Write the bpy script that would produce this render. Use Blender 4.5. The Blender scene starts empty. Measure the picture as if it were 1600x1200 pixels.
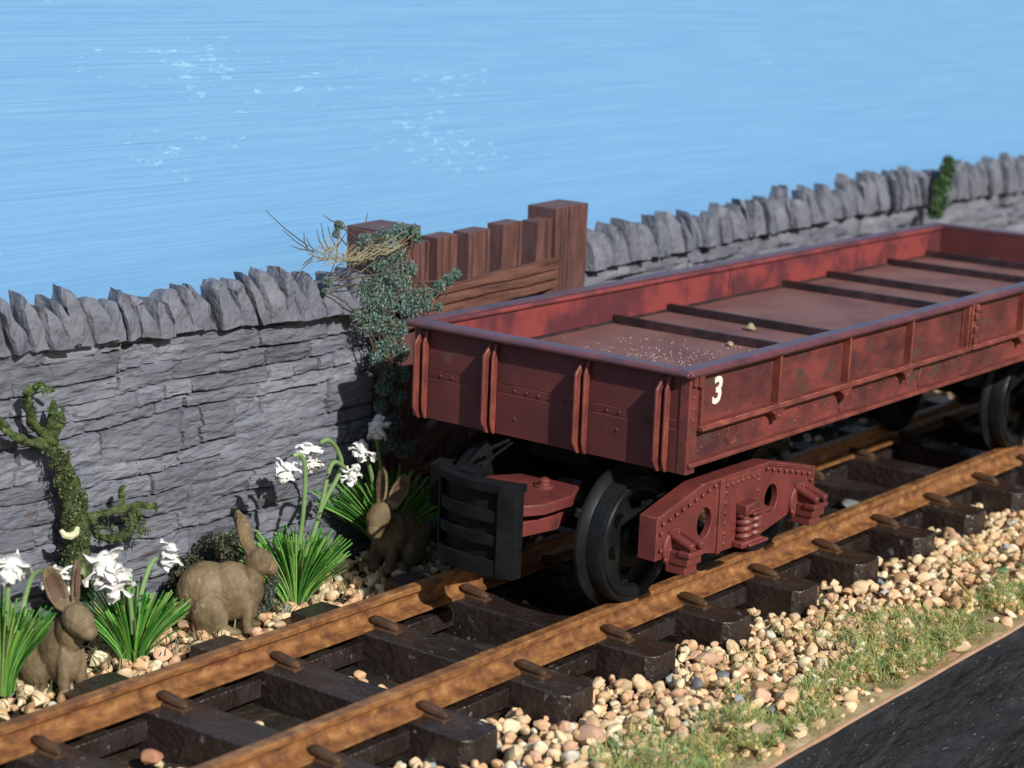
import bpy, bmesh, math, random
import numpy as np
from mathutils import Vector, Matrix, Euler
random.seed(7); rng = np.random.default_rng(7)
sc = bpy.context.scene
C = sc.collection
# ------------------------------------------------------------------ camera
cam = bpy.data.cameras.new('camera'); co = bpy.data.objects.new('camera', cam); C.objects.link(co); sc.camera = co
co.location = (-23.4141, -30.8284, 16.8318); co.rotation_euler = (1.35646, -0.04011, -0.912246)
cam.sensor_width = 36.0; cam.lens = 3170.676/1600*36; cam.clip_start = 0.5; cam.clip_end = 2000
cam.dof.use_dof = True; cam.dof.focus_distance = 54.0; cam.dof.aperture_fstop = 0.235
# ------------------------------------------------------------------ light
SUN = Vector((-0.285, -0.78, 0.55)).normalized()
w = bpy.data.worlds.new('World'); sc.world = w; w.use_nodes = True
nt = w.node_tree; bg = nt.nodes['Background']; sky = nt.nodes.new('ShaderNodeTexSky'); sky.sky_type = 'NISHITA'; sky.sun_disc = False
sky.sun_elevation = math.asin(SUN.z); sky.sun_rotation = math.atan2(SUN.x, SUN.y)
nt.links.new(sky.outputs[0], bg.inputs[0]); bg.inputs[1].default_value = 0.065
sl = bpy.data.lights.new('sun', 'SUN'); so = bpy.data.objects.new('sun', sl); C.objects.link(so)
sl.energy = 4.4; sl.angle = math.radians(0.6); sl.color = (1.0, 0.965, 0.91)
so.location = SUN*80; so.rotation_euler = (-SUN).to_track_quat('-Z', 'Y').to_euler()
sc.view_settings.view_transform = 'Standard'; sc.view_settings.look = 'None'
sc.view_settings.exposure = 0.14; sc.view_settings.gamma = 1.0; sc.view_settings.use_curve_mapping = False

# ------------------------------------------------------------------ helpers
def tag(o, label=None, cat=None, group=None, kind=None):
    if label: o['label'] = label
    if cat: o['category'] = cat
    if group: o['group'] = group
    if kind: o['kind'] = kind
    return o
def thing(name, loc, label, cat, group=None):
    o = bpy.data.objects.new(name, None); C.objects.link(o); o.location = loc
    o.empty_display_size = .3
    return tag(o, label, cat, group)
def origin(p):
    v = Vector((0, 0, 0))
    while p: v += p.location; p = p.parent
    return v
class M:
    def __init__(s): s.v = []; s.f = []; s.t = []; s.tint = None
    def add(s, vs, fs):
        b = len(s.v); s.v += [tuple(v) for v in vs]; s.f += [tuple(i+b for i in f) for f in fs]
        if s.tint is not None: s.t += [s.tint]*len(vs)
    def box(s, x0, x1, y0, y1, z0, z1):
        s.add([(x0,y0,z0),(x1,y0,z0),(x1,y1,z0),(x0,y1,z0),(x0,y0,z1),(x1,y0,z1),(x1,y1,z1),(x0,y1,z1)],
              [(0,3,2,1),(4,5,6,7),(0,1,5,4),(1,2,6,5),(2,3,7,6),(3,0,4,7)])
    def hexa(s, c, size, rot=(0,0,0)):
        R = Euler(rot).to_matrix(); hx, hy, hz = [k/2 for k in size]; c = Vector(c)
        vs = [c + R @ Vector((x*hx, y*hy, z*hz)) for z in (-1,1) for x, y in ((-1,-1),(1,-1),(1,1),(-1,1))]
        s.add(vs, [(0,3,2,1),(4,5,6,7),(0,1,5,4),(1,2,6,5),(2,3,7,6),(3,0,4,7)])
    def prism(s, poly, a0, a1, axis='y'):
        n = len(poly); vs = []
        for a in (a0, a1):
            for p, q in poly: vs.append({'y':(p,a,q),'x':(a,p,q),'z':(p,q,a)}[axis])
        s.add(vs, [tuple(range(n)), tuple(range(2*n-1,n-1,-1))]+[(i,(i+1)%n,n+(i+1)%n,n+i) for i in range(n)])
    def tube(s, pts, rad, n=8, flat=1.0):
        pts = [Vector(p) for p in pts]
        if not hasattr(rad, '__len__'): rad = [rad]*len(pts)
        vs = []; up = Vector((0,0,1))
        for i, p in enumerate(pts):
            d = (pts[min(i+1,len(pts)-1)]-pts[max(i-1,0)])
            d = d.normalized() if d.length > 1e-9 else Vector((0,0,1))
            if abs(d.dot(up)) > .95: u = d.cross(Vector((1,0,0))).normalized()
            else: u = d.cross(up).normalized()
            k = d.cross(u)
            for j in range(n):
                a = 2*math.pi*j/n; vs.append(p + (u*math.cos(a)+k*math.sin(a)*flat)*rad[i])
        fs = [(i*n+j, i*n+(j+1)%n, (i+1)*n+(j+1)%n, (i+1)*n+j) for i in range(len(pts)-1) for j in range(n)]
        fs += [tuple(range(n-1,-1,-1)), tuple(range((len(pts)-1)*n, len(pts)*n))]
        s.add(vs, fs)
    def lathe(s, prof, c, axis='y', n=40, squash=1.0):
        vs = []
        for r, a in prof:
            for j in range(n):
                t = 2*math.pi*j/n; p, q = r*math.cos(t), r*math.sin(t)*squash
                vs.append({'y':(c[0]+p,c[1]+a,c[2]+q),'x':(c[0]+a,c[1]+p,c[2]+q),'z':(c[0]+p,c[1]+q,c[2]+a)}[axis])
        m = len(prof)
        fs = [(i*n+j, i*n+(j+1)%n, (i+1)*n+(j+1)%n, (i+1)*n+j) for i in range(m-1) for j in range(n)]
        fs += [tuple(range(n)), tuple(range((m-1)*n, m*n))]
        s.add(vs, fs)
    def dome(s, c, r, d):      # a rivet pointing along unit axis d ('-y','-x','+z')
        ax = {'y':'y','x':'x','z':'z'}[d[1]]; sg = -1 if d[0]=='-' else 1
        s.lathe([(r,0),(r*.85,sg*r*.45),(r*.45,sg*r*.75),(r*.05,sg*r*.85)], c, ax, 8)
    def build(s, name, mt, parent=None, bevel=0, smooth=True, angle=35, recalc=True, local=False, seg=2):
        o_ = Vector((0,0,0)) if local else (origin(parent) if parent else Vector((0,0,0)))
        me = bpy.data.meshes.new(name)
        me.from_pydata([(v[0]-o_.x, v[1]-o_.y, v[2]-o_.z) for v in s.v], [], s.f)
        if recalc:
            bm = bmesh.new(); bm.from_mesh(me); bmesh.ops.recalc_face_normals(bm, faces=bm.faces); bm.to_mesh(me); bm.free()
        if s.t:
            at = me.color_attributes.new('tint', 'FLOAT_COLOR', 'POINT')
            at.data.foreach_set('color', np.array([(c[0],c[1],c[2],1) for c in s.t], dtype=np.float32).ravel())
        me.materials.append(mt)
        if smooth:
            me.polygons.foreach_set('use_smooth', [True]*len(me.polygons)); me.set_sharp_from_angle(angle=math.radians(angle))
        o = bpy.data.objects.new(name, me); C.objects.link(o)
        if parent: o.parent = parent
        if bevel:
            b = o.modifiers.new('bevel', 'BEVEL'); b.width = bevel; b.segments = seg; b.limit_method = 'ANGLE'; b.angle_limit = math.radians(40); b.harden_normals = False
        return o

# value noise in numpy
def _h(ix, iy, iz, seed):
    n = (ix.astype(np.int64)*374761393 + iy.astype(np.int64)*668265263 + iz.astype(np.int64)*2147483647 + seed*144665) & 0xffffffff
    n = ((n ^ (n >> 13))*1274126177) & 0xffffffff
    n = (n ^ (n >> 16)) & 0xffffff
    return n/float(0xffffff)
def vn(x, y, z=0.0, seed=0):
    x = np.asarray(x, float); y = np.asarray(y, float); z = np.asarray(z, float)+np.zeros_like(x); y = y+np.zeros_like(x)
    ix, iy, iz = np.floor(x), np.floor(y), np.floor(z); fx, fy, fz = x-ix, y-iy, z-iz
    fx, fy, fz = [f*f*(3-2*f) for f in (fx, fy, fz)]
    r = 0
    for a in (0,1):
        for b in (0,1):
            for c in (0,1):
                r = r + _h(ix+a, iy+b, iz+c, seed)*(fx if a else 1-fx)*(fy if b else 1-fy)*(fz if c else 1-fz)
    return r*2-1
def fbm(x, y, z=0.0, seed=0, o=4):
    r = 0; a = 1
    for k in range(o): r = r + a*vn(np.asarray(x)*2**k, np.asarray(y)*2**k, np.asarray(z)*2**k, seed+k*17); a *= .5
    return r
def roughen(o, amp, freq, seed=0, sub=0, stretch=(1,1,1)):
    """push the vertices of a mesh about with solid noise (real shape, not a texture)"""
    me = o.data; bm = bmesh.new(); bm.from_mesh(me)
    if sub: bmesh.ops.triangulate(bm, faces=[f for f in bm.faces if len(f.verts) > 4]); bmesh.ops.subdivide_edges(bm, edges=bm.edges, cuts=sub, use_grid_fill=True)
    bm.to_mesh(me); bm.free()
    n = len(me.vertices); a = np.empty(n*3); me.vertices.foreach_get('co', a); a = a.reshape(-1,3)
    st = np.array(stretch)*freq; p = a*st
    d = np.stack([fbm(p[:,0]+31*k, p[:,1]+7*k, p[:,2], seed+k*5, 3) for k in range(3)], 1)
    a = a + d*amp; me.vertices.foreach_set('co', a.ravel()); me.update()
    return o

# ------------------------------------------------------------------ materials
def mat(name, cols, scale=1.0, stretch=(1,1,1), rough=.6, rv=.15, bump=.2, bscale=6, spec=.4, detail=6, pos=None, metal=0.0, attr=False, bdist=.05, rotz=0, speck=None, edge=None, trans=0):
    m = bpy.data.materials.new(name); m.use_nodes = True; t = m.node_tree; N = t.nodes; L = t.links
    b = N['Principled BSDF']; tc = N.new('ShaderNodeTexCoord'); mp = N.new('ShaderNodeMapping'); mp.inputs['Scale'].default_value = stretch; mp.inputs['Rotation'].default_value = (0,0,rotz)
    L.new(tc.outputs['Object'], mp.inputs[0])
    oi = N.new('ShaderNodeObjectInfo'); mm = N.new('ShaderNodeMath'); mm.operation = 'MULTIPLY'; mm.inputs[1].default_value = 37.0
    L.new(oi.outputs['Random'], mm.inputs[0]); L.new(mm.outputs[0], mp.inputs['Location'])
    n1 = N.new('ShaderNodeTexNoise'); n1.inputs['Scale'].default_value = scale; n1.inputs['Detail'].default_value = detail; n1.inputs['Roughness'].default_value = .62
    L.new(mp.outputs[0], n1.inputs['Vector'])
    cr = N.new('ShaderNodeValToRGB'); e = cr.color_ramp.elements
    k = len(cols); pos = pos or [.3+.4*i/max(1,k-1) for i in range(k)]
    e[0].position = pos[0]; e[0].color = (*cols[0],1)
    if k > 1: e[1].position = pos[-1]; e[1].color = (*cols[-1],1)
    for i in range(1, k-1): x = e.new(pos[i]); x.color = (*cols[i],1)
    L.new(n1.outputs['Fac'], cr.inputs[0]); out = cr.outputs[0]
    if attr:
        at = N.new('ShaderNodeVertexColor'); at.layer_name = 'tint'; mx = N.new('ShaderNodeMix'); mx.data_type = 'RGBA'; mx.blend_type = 'MULTIPLY'; mx.inputs[0].default_value = 1
        L.new(at.outputs[0], mx.inputs[6]); L.new(out, mx.inputs[7]); out = mx.outputs[2]
    if speck:      # (colour, scale, threshold) fine dust flecks
        ns = N.new('ShaderNodeTexNoise'); ns.inputs['Scale'].default_value = speck[1]; ns.inputs['Detail'].default_value = 3; L.new(mp.outputs[0], ns.inputs['Vector'])
        r2 = N.new('ShaderNodeValToRGB'); r2.color_ramp.elements[0].position = speck[2]; r2.color_ramp.elements[1].position = speck[2]+.06; L.new(ns.outputs['Fac'], r2.inputs[0])
        m2 = N.new('ShaderNodeMix'); m2.data_type = 'RGBA'; L.new(r2.outputs[0], m2.inputs[0]); L.new(out, m2.inputs[6]); m2.inputs[7].default_value = (*speck[0],1); out = m2.outputs[2]
    if edge:       # dry-brushed paint on the worn arrises
        bv = N.new('ShaderNodeBevel'); bv.samples = 6; bv.inputs['Radius'].default_value = .05; ge = N.new('ShaderNodeNewGeometry'); dt = N.new('ShaderNodeVectorMath'); dt.operation = 'DOT_PRODUCT'
        L.new(bv.outputs[0], dt.inputs[0]); L.new(ge.outputs['Normal'], dt.inputs[1])
        ne = N.new('ShaderNodeTexNoise'); ne.inputs['Scale'].default_value = 2.6; ne.inputs['Detail'].default_value = 5; L.new(mp.outputs[0], ne.inputs['Vector'])
        m1 = N.new('ShaderNodeMapRange'); m1.inputs[1].default_value = .995; m1.inputs[2].default_value = .86; L.new(dt.outputs['Value'], m1.inputs[0])
        m3 = N.new('ShaderNodeMapRange'); m3.inputs[1].default_value = .38; m3.inputs[2].default_value = .62; m3.inputs[3].default_value = .1; L.new(ne.outputs['Fac'], m3.inputs[0])
        mu = N.new('ShaderNodeMath'); mu.operation = 'MULTIPLY'; L.new(m1.outputs[0], mu.inputs[0]); L.new(m3.outputs[0], mu.inputs[1])
        me_ = N.new('ShaderNodeMix'); me_.data_type = 'RGBA'; L.new(mu.outputs[0], me_.inputs[0]); L.new(out, me_.inputs[6]); me_.inputs[7].default_value = (*edge,1); out = me_.outputs[2]
    L.new(out, b.inputs['Base Color'])
    n2 = N.new('ShaderNodeTexNoise'); n2.inputs['Scale'].default_value = bscale; n2.inputs['Detail'].default_value = 5; L.new(mp.outputs[0], n2.inputs['Vector'])
    rr = N.new('ShaderNodeMapRange'); rr.inputs[1].default_value = .3; rr.inputs[2].default_value = .7; rr.inputs[3].default_value = rough-rv; rr.inputs[4].default_value = rough+rv; L.new(n2.outputs['Fac'], rr.inputs[0]); L.new(rr.outputs[0], b.inputs['Roughness'])
    bp = N.new('ShaderNodeBump'); bp.inputs['Strength'].default_value = bump; bp.inputs['Distance'].default_value = bdist; L.new(n2.outputs['Fac'], bp.inputs['Height']); L.new(bp.outputs[0], b.inputs['Normal'])
    b.inputs['Specular IOR Level'].default_value = spec; b.inputs['Metallic'].default_value = metal
    if trans:
        tr = N.new('ShaderNodeBsdfTranslucent'); L.new(out, tr.inputs[0]); ms = N.new('ShaderNodeMixShader'); ms.inputs[0].default_value = trans
        L.new(b.outputs[0], ms.inputs[1]); L.new(tr.outputs[0], ms.inputs[2]); L.new(ms.outputs[0], N['Material Output'].inputs[0])
    return m
m_red = mat('red oxide paint', [(.060,.020,.020),(.115,.030,.027),(.195,.044,.036)], .55, (1,1,1.6), .55, .12, .25, 14, .45, pos=[.36,.5,.62], bdist=.03, speck=((.075,.045,.028), 1.3, .60), edge=(.34,.085,.06))
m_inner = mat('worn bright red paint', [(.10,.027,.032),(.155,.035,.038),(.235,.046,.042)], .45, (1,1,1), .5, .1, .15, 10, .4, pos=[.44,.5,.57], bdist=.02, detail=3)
m_end = mat('dull maroon paint', [(.07,.019,.021),(.10,.025,.026),(.13,.032,.028)], .6, (1,1,1), .6, .1, .12, 18, .35, bdist=.02, speck=((.10,.06,.03), 1.1, .66), edge=(.22,.06,.045))
m_rib = mat('dry brushed sunlit red', [(.09,.025,.022),(.155,.038,.030),(.25,.07,.045)], 1.6, (1,1,.8), .5, .12, .3, 10, .45, bdist=.03, edge=(.42,.13,.085))  # brighter red: sunlight on the ribs mixed in with the dry brushing
m_rim = mat('purple brown rim', [(.055,.024,.036),(.095,.033,.043),(.135,.042,.048)], .8, (1,1,1), .42, .1, .35, 16, .6, bdist=.03, edge=(.30,.075,.06))  # purple sheen of the sky put into the base colour
m_bogie = mat('bogie red plastic', [(.095,.022,.020),(.140,.030,.026),(.185,.042,.034)], .9, (1,1,1), .5, .1, .12, 9, .45, bdist=.02, speck=((.07,.03,.025), 1.1, .66), edge=(.34,.11,.085))
m_deck = mat('dusty brown deck', [(.13,.055,.05),(.175,.08,.07),(.21,.105,.092)], .5, (1,1,1), .75, .1, .15, 20, .25, bdist=.02, speck=((.33,.24,.2), 7, .72))
m_batten = mat('black brown batten', [(.012,.009,.010),(.03,.016,.017),(.07,.03,.03)], 1.5, (1,1,1), .5, .1, .2, 12, .4, bdist=.02)
m_black = mat('black iron plastic', [(.005,.0055,.006),(.008,.009,.010),(.014,.015,.016)], 1.5, (1,1,1), .44, .1, .12, 12, .14, bdist=.02, speck=((.09,.085,.08), 6, .74))
m_buf = mat('satin black plastic', [(.004,.0045,.005),(.007,.0075,.008),(.012,.0125,.013)], 1.5, rough=.62, rv=.1, spec=.16, bump=.12, bscale=12, bdist=.02, speck=((.09,.085,.08), 6, .76))
m_under = mat('underframe and frame shade black', [(.005,.005,.006),(.010,.009,.010)], 1, rough=.75, spec=.12)
m_hole_shade = mat('hole shade black', [(.001,.001,.001),(.003,.003,.003)], 1, rough=.9, spec=.05)
m_rail = mat('rusty rail', [(.085,.036,.020),(.185,.078,.030),(.28,.125,.042),(.38,.21,.085)], 3.0, (.75,1,1), .44, .16, .7, 11, .5, pos=[.3,.45,.58,.72], bdist=.03, speck=((.15,.055,.024), 2.2, .66))
m_sleeper = mat('dark brown sleeper', [(.014,.009,.007),(.027,.018,.015),(.042,.031,.030)], 1.2, (1.6,.8,1), .28, .16, .8, 6, .6, bdist=.08, speck=((.15,.14,.155), 3.4, .66))
m_chair = mat('brown rail chair', [(.035,.020,.012),(.11,.055,.026)], 2, rough=.5, bump=.3)
m_wood = mat('brown gate timber', [(.07,.032,.028),(.112,.050,.043),(.15,.070,.058)], 1.4, (3,3,.6), .6, .1, .35, 9, .35, bdist=.04)
m_woodh = mat('brown gate rail timber', [(.06,.026,.018),(.145,.065,.045),(.19,.09,.062)], 1.2, (.5,3,4), .6, .1, .6, 5, .35, bdist=.06)
m_stone = mat('grey slate stone', [(.115,.122,.15),(.165,.174,.205),(.225,.235,.265)], .9, (.5,1,1.9), .72, .12, .7, 8, .3, bdist=.10, attr=True, speck=((.10,.085,.085), 1.3, .66))
m_cope = mat('grey coping slate', [(.105,.111,.137),(.145,.152,.182),(.19,.197,.228)], 1.2, (1,1,.7), .7, .12, .9, 6, .3, bdist=.11)
m_leaf = mat('blue green foliage', [(.8,.8,.8),(1,1,1)], 2, attr=True, rough=.7, trans=.25)
m_green = mat('bright green blades', [(.8,.85,.8),(1,1,1)], 2, attr=True, rough=.45, trans=.35, spec=.5)
m_petal = mat('white petals', [(.78,.77,.72),(.86,.855,.84)], 3, rough=.6, bump=.6, bscale=5, trans=.15, bdist=.05)
m_moss = mat('mossy bark', [(.02,.026,.010),(.048,.066,.022),(.085,.115,.042),(.28,.31,.17)], 3.2, (1,1,1), .85, .1, .9, 6, .2, pos=[.32,.46,.6,.74], bdist=.1)
m_cream = mat('cream fungus', [(.5,.5,.3),(.62,.6,.38)], 3)
m_rabbit = mat('brown resin fur', [(.085,.060,.032),(.16,.115,.062),(.235,.175,.10)], 1.3, (1,1,1), .62, .12, .5, 9, .3, bdist=.05, speck=((.27,.21,.13), 3.0, .67))
m_ear = mat('inner ear brown', [(.075,.04,.028),(.13,.08,.055)], 2, rough=.65)
m_peb = mat('gravel', [(.72,.72,.72),(1,1,1)], 3.0, attr=True, rough=.6, rv=.12, bump=.4, bscale=9, bdist=.03)
m_grassf = mat('static grass fibres', [(.85,.85,.85),(1,1,1)], 2, attr=True, rough=.55, trans=.3)
m_grit = mat('pale grit', [(.45,.36,.31),(.6,.5,.44)], 3)
m_straw = mat('dry straw', [(.20,.16,.09),(.36,.31,.19)], 3, rough=.7)
m_twig = mat('dark twig', [(.05,.035,.02),(.13,.10,.06)], 3, rough=.8)
m_ground = mat('earth bed', [(.012,.009,.007),(.028,.02,.014),(.06,.045,.03)], .9, (1,1,1), .9, .05, .8, 5, .2, bdist=.15)
m_verge = mat('sandy verge', [(.16,.11,.055),(.26,.20,.10),(.38,.28,.17)], 1.6, rough=.9, bump=.8, bscale=8, bdist=.08)
m_lip = mat('bare card edge', [(.34,.20,.12),(.48,.31,.20)], 1.2, rough=.8)
m_fascia = mat('black painted board', [(.008,.008,.009),(.014,.014,.016),(.03,.03,.033)], .9, (.5,1,2), .55, .15, 1.0, 2.2, .35, bdist=.25, speck=((.10,.098,.094), 8, .66))
m_white = mat('white lettering', [(.72,.64,.55),(.85,.80,.74)], 3, rough=.6, speck=((.40,.16,.12), 4.5, .60))
m_hair = mat('dark bush', [(.035,.042,.025),(.09,.10,.06)], 2, rough=.9)

# painted sky board: brush strokes along the board
m_sky = bpy.data.materials.new('painted blue board'); m_sky.use_nodes = True
t = m_sky.node_tree; N = t.nodes; L = t.links; b = N['Principled BSDF']
tc = N.new('ShaderNodeTexCoord'); mp = N.new('ShaderNodeMapping'); mp.inputs['Scale'].default_value = (.10,1,3.4); mp.inputs['Rotation'].default_value = (0,math.radians(-1.2),0); L.new(tc.outputs['Object'], mp.inputs[0])
nn = N.new('ShaderNodeTexNoise'); nn.inputs['Scale'].default_value = 1.6; nn.inputs['Detail'].default_value = 9; nn.inputs['Roughness'].default_value = .62; wn = N.new('ShaderNodeTexNoise'); wn.inputs['Scale'].default_value = .22; wn.inputs['Detail'].default_value = 3; L.new(tc.outputs['Object'], wn.inputs['Vector'])
wv = N.new('ShaderNodeVectorMath'); wv.operation = 'MULTIPLY_ADD'; wv.inputs[1].default_value = (0,0,1.6); L.new(wn.outputs['Color'], wv.inputs[0]); L.new(mp.outputs[0], wv.inputs[2]); L.new(wv.outputs[0], nn.inputs['Vector'])
cr = N.new('ShaderNodeValToRGB'); cr.color_ramp.elements[0].position = .3; cr.color_ramp.elements[0].color = (.150,.345,.60,1); cr.color_ramp.elements[1].position = .72; cr.color_ramp.elements[1].color = (.185,.395,.645,1)
L.new(nn.outputs['Fac'], cr.inputs[0])
mp2 = N.new('ShaderNodeMapping'); mp2.inputs['Scale'].default_value = (.55,1,2.2); mp2.inputs['Rotation'].default_value = (0,math.radians(-2),0); L.new(tc.outputs['Object'], mp2.inputs[0])
n2 = N.new('ShaderNodeTexNoise'); n2.inputs['Scale'].default_value = 2.3; n2.inputs['Detail'].default_value = 8; n2.inputs['Roughness'].default_value = .75; L.new(mp2.outputs[0], n2.inputs['Vector'])
n3 = N.new('ShaderNodeTexNoise'); n3.inputs['Scale'].default_value = .16; n3.inputs['Detail'].default_value = 2; mp3 = N.new('ShaderNodeMapping'); mp3.inputs['Scale'].default_value = (.6,1,2.0); mp3.inputs['Location'].default_value = (3.3,0,1.2); L.new(tc.outputs['Object'], mp3.inputs[0]); L.new(mp3.outputs[0], n3.inputs['Vector'])
ad = N.new('ShaderNodeMath'); ad.operation = 'MULTIPLY_ADD'; ad.inputs[1].default_value = .55; L.new(n3.outputs['Fac'], ad.inputs[0]); L.new(n2.outputs['Fac'], ad.inputs[2])
r2 = N.new('ShaderNodeValToRGB'); r2.color_ramp.elements[0].position = .93; r2.color_ramp.elements[1].position = 1.0; vd = N.new('ShaderNodeVectorMath'); vd.operation = 'MULTIPLY'; vd.inputs[1].default_value = (.11, 0, .45); L.new(tc.outputs['Object'], vd.inputs[0])
ve = N.new('ShaderNodeVectorMath'); ve.operation = 'DISTANCE'; L.new(vd.outputs[0], ve.inputs[0]); ve.inputs[1].default_value = (22*.11, 0, 11.6*.45)
mr = N.new('ShaderNodeMapRange'); mr.inputs[1].default_value = 0; mr.inputs[2].default_value = 2.2; mr.inputs[3].default_value = .085; mr.inputs[4].default_value = -.06; L.new(ve.outputs['Value'], mr.inputs[0])
aa = N.new('ShaderNodeMath'); aa.operation = 'ADD'; L.new(ad.outputs[0], aa.inputs[0]); L.new(mr.outputs[0], aa.inputs[1]); L.new(aa.outputs[0], r2.inputs[0])
mx = N.new('ShaderNodeMix'); mx.data_type = 'RGBA'; mf = N.new('ShaderNodeMath'); mf.operation = 'MULTIPLY'; mf.inputs[1].default_value = .55; L.new(r2.outputs[0], mf.inputs[0]); L.new(mf.outputs[0], mx.inputs[0]); L.new(cr.outputs[0], mx.inputs[6]); mx.inputs[7].default_value = (.42,.66,.84,1)
L.new(mx.outputs[2], b.inputs['Base Color']); b.inputs['Roughness'].default_value = .55
mp4 = N.new('ShaderNodeMapping'); mp4.inputs['Scale'].default_value = (.05,1,5); mp4.inputs['Rotation'].default_value = (0,math.radians(-1.5),0); L.new(tc.outputs['Object'], mp4.inputs[0])
n4 = N.new('ShaderNodeTexNoise'); n4.inputs['Scale'].default_value = 2.2; n4.inputs['Detail'].default_value = 5; L.new(mp4.outputs[0], n4.inputs['Vector'])
bpn = N.new('ShaderNodeBump'); bpn.inputs['Strength'].default_value = .3; bpn.inputs['Distance'].default_value = .05; L.new(n4.outputs['Fac'], bpn.inputs['Height']); L.new(bpn.outputs[0], b.inputs['Normal'])

# ------------------------------------------------------------------ setting
GZ = -1.6
mb = M(); mb.box(-60, 220, 13.0, 13.6, -12, 60); tag(mb.build('sky', m_sky), kind='structure')
# ground sheet with bumps
gx = np.arange(-30, 130, .5); gy = np.concatenate([np.arange(-9.02, 9.5, .35), [10.5, 13.0]])
X, Y = np.meshgrid(gx, gy); Z = GZ + .10*fbm(X*.6, Y*.6, 0, 3)
Z = np.where(Y > 3.5, Z + np.clip((Y-3.5)/2, 0, 1)*.12, Z); Z = np.where(Y < -8.9, GZ-.06, Z)
mb = M(); nx = len(gx); mb.v = list(zip(X.ravel(), Y.ravel(), Z.ravel()))
mb.f = [(j*nx+i, j*nx+i+1, (j+1)*nx+i+1, (j+1)*nx+i) for j in range(len(gy)-1) for i in range(nx-1)]
tag(mb.build('ground', m_ground, angle=180), kind='structure')
# sandy verge, a sheet just above the earth bed
gy2 = np.concatenate([[-9.05], np.arange(-8.95, -4.6, .3)]); X2, Y2 = np.meshgrid(gx, gy2); Z2 = GZ + .10*fbm(X2*.6, Y2*.6, 0, 3) + .035; Z2 = np.where(Y2 < -9.0, GZ-.025, Z2)
mb = M(); mb.v = list(zip(X2.ravel(), Y2.ravel(), Z2.ravel())); mb.f = [(j*nx+i, j*nx+i+1, (j+1)*nx+i+1, (j+1)*nx+i) for j in range(len(gy2)-1) for i in range(nx-1)]
tag(mb.build('verge', m_verge, angle=180), kind='structure')
# board edge: thin tan card lip, then the black fascia, slightly wavy
xs = np.arange(-30, 130, .5); mb = M()
ye = -9.02 + .02*fbm(xs*.35, 0, 0, 5, 3)
P_ = []
for i, x in enumerate(xs): P_ += [(x, -8.7, GZ-.03), (x, ye[i]-.10, GZ-.03), (x, ye[i]-.13, GZ-.2), (x, -8.7, GZ-.2)]
mb.v = P_; mb.f = [(i*4+k, i*4+(k+1)%4, i*4+4+(k+1)%4, i*4+4+k) for i in range(len(xs)-1) for k in range(4)]
tag(mb.build('ground_rim', m_lip), kind='structure')
mb = M(); xs = np.arange(-30, 130, .4); prof = [(-8.6,-.12),(-9.10,-.10),(-9.24,-.16),(-9.33,-.6),(-9.36,-1.7),(-9.5,-1.95),(-9.95,-2.2),(-10.1,-2.6),(-10.1,-9.0),(-8.6,-9.0)]
for i, x in enumerate(xs):
    for j, (yy, zz) in enumerate(prof):
        d = .05*float(vn(x*.7, zz*2.0, 0, 9)) if 0 < j < 8 else 0
        mb.v.append((x, yy+d, GZ+zz+d*.5))
n = len(prof); mb.f = [(i*n+k, i*n+(k+1)%n, (i+1)*n+(k+1)%n, (i+1)*n+k) for i in range(len(xs)-1) for k in range(n)]
tag(mb.build('board_edge', m_fascia, angle=60), kind='structure')

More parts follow.
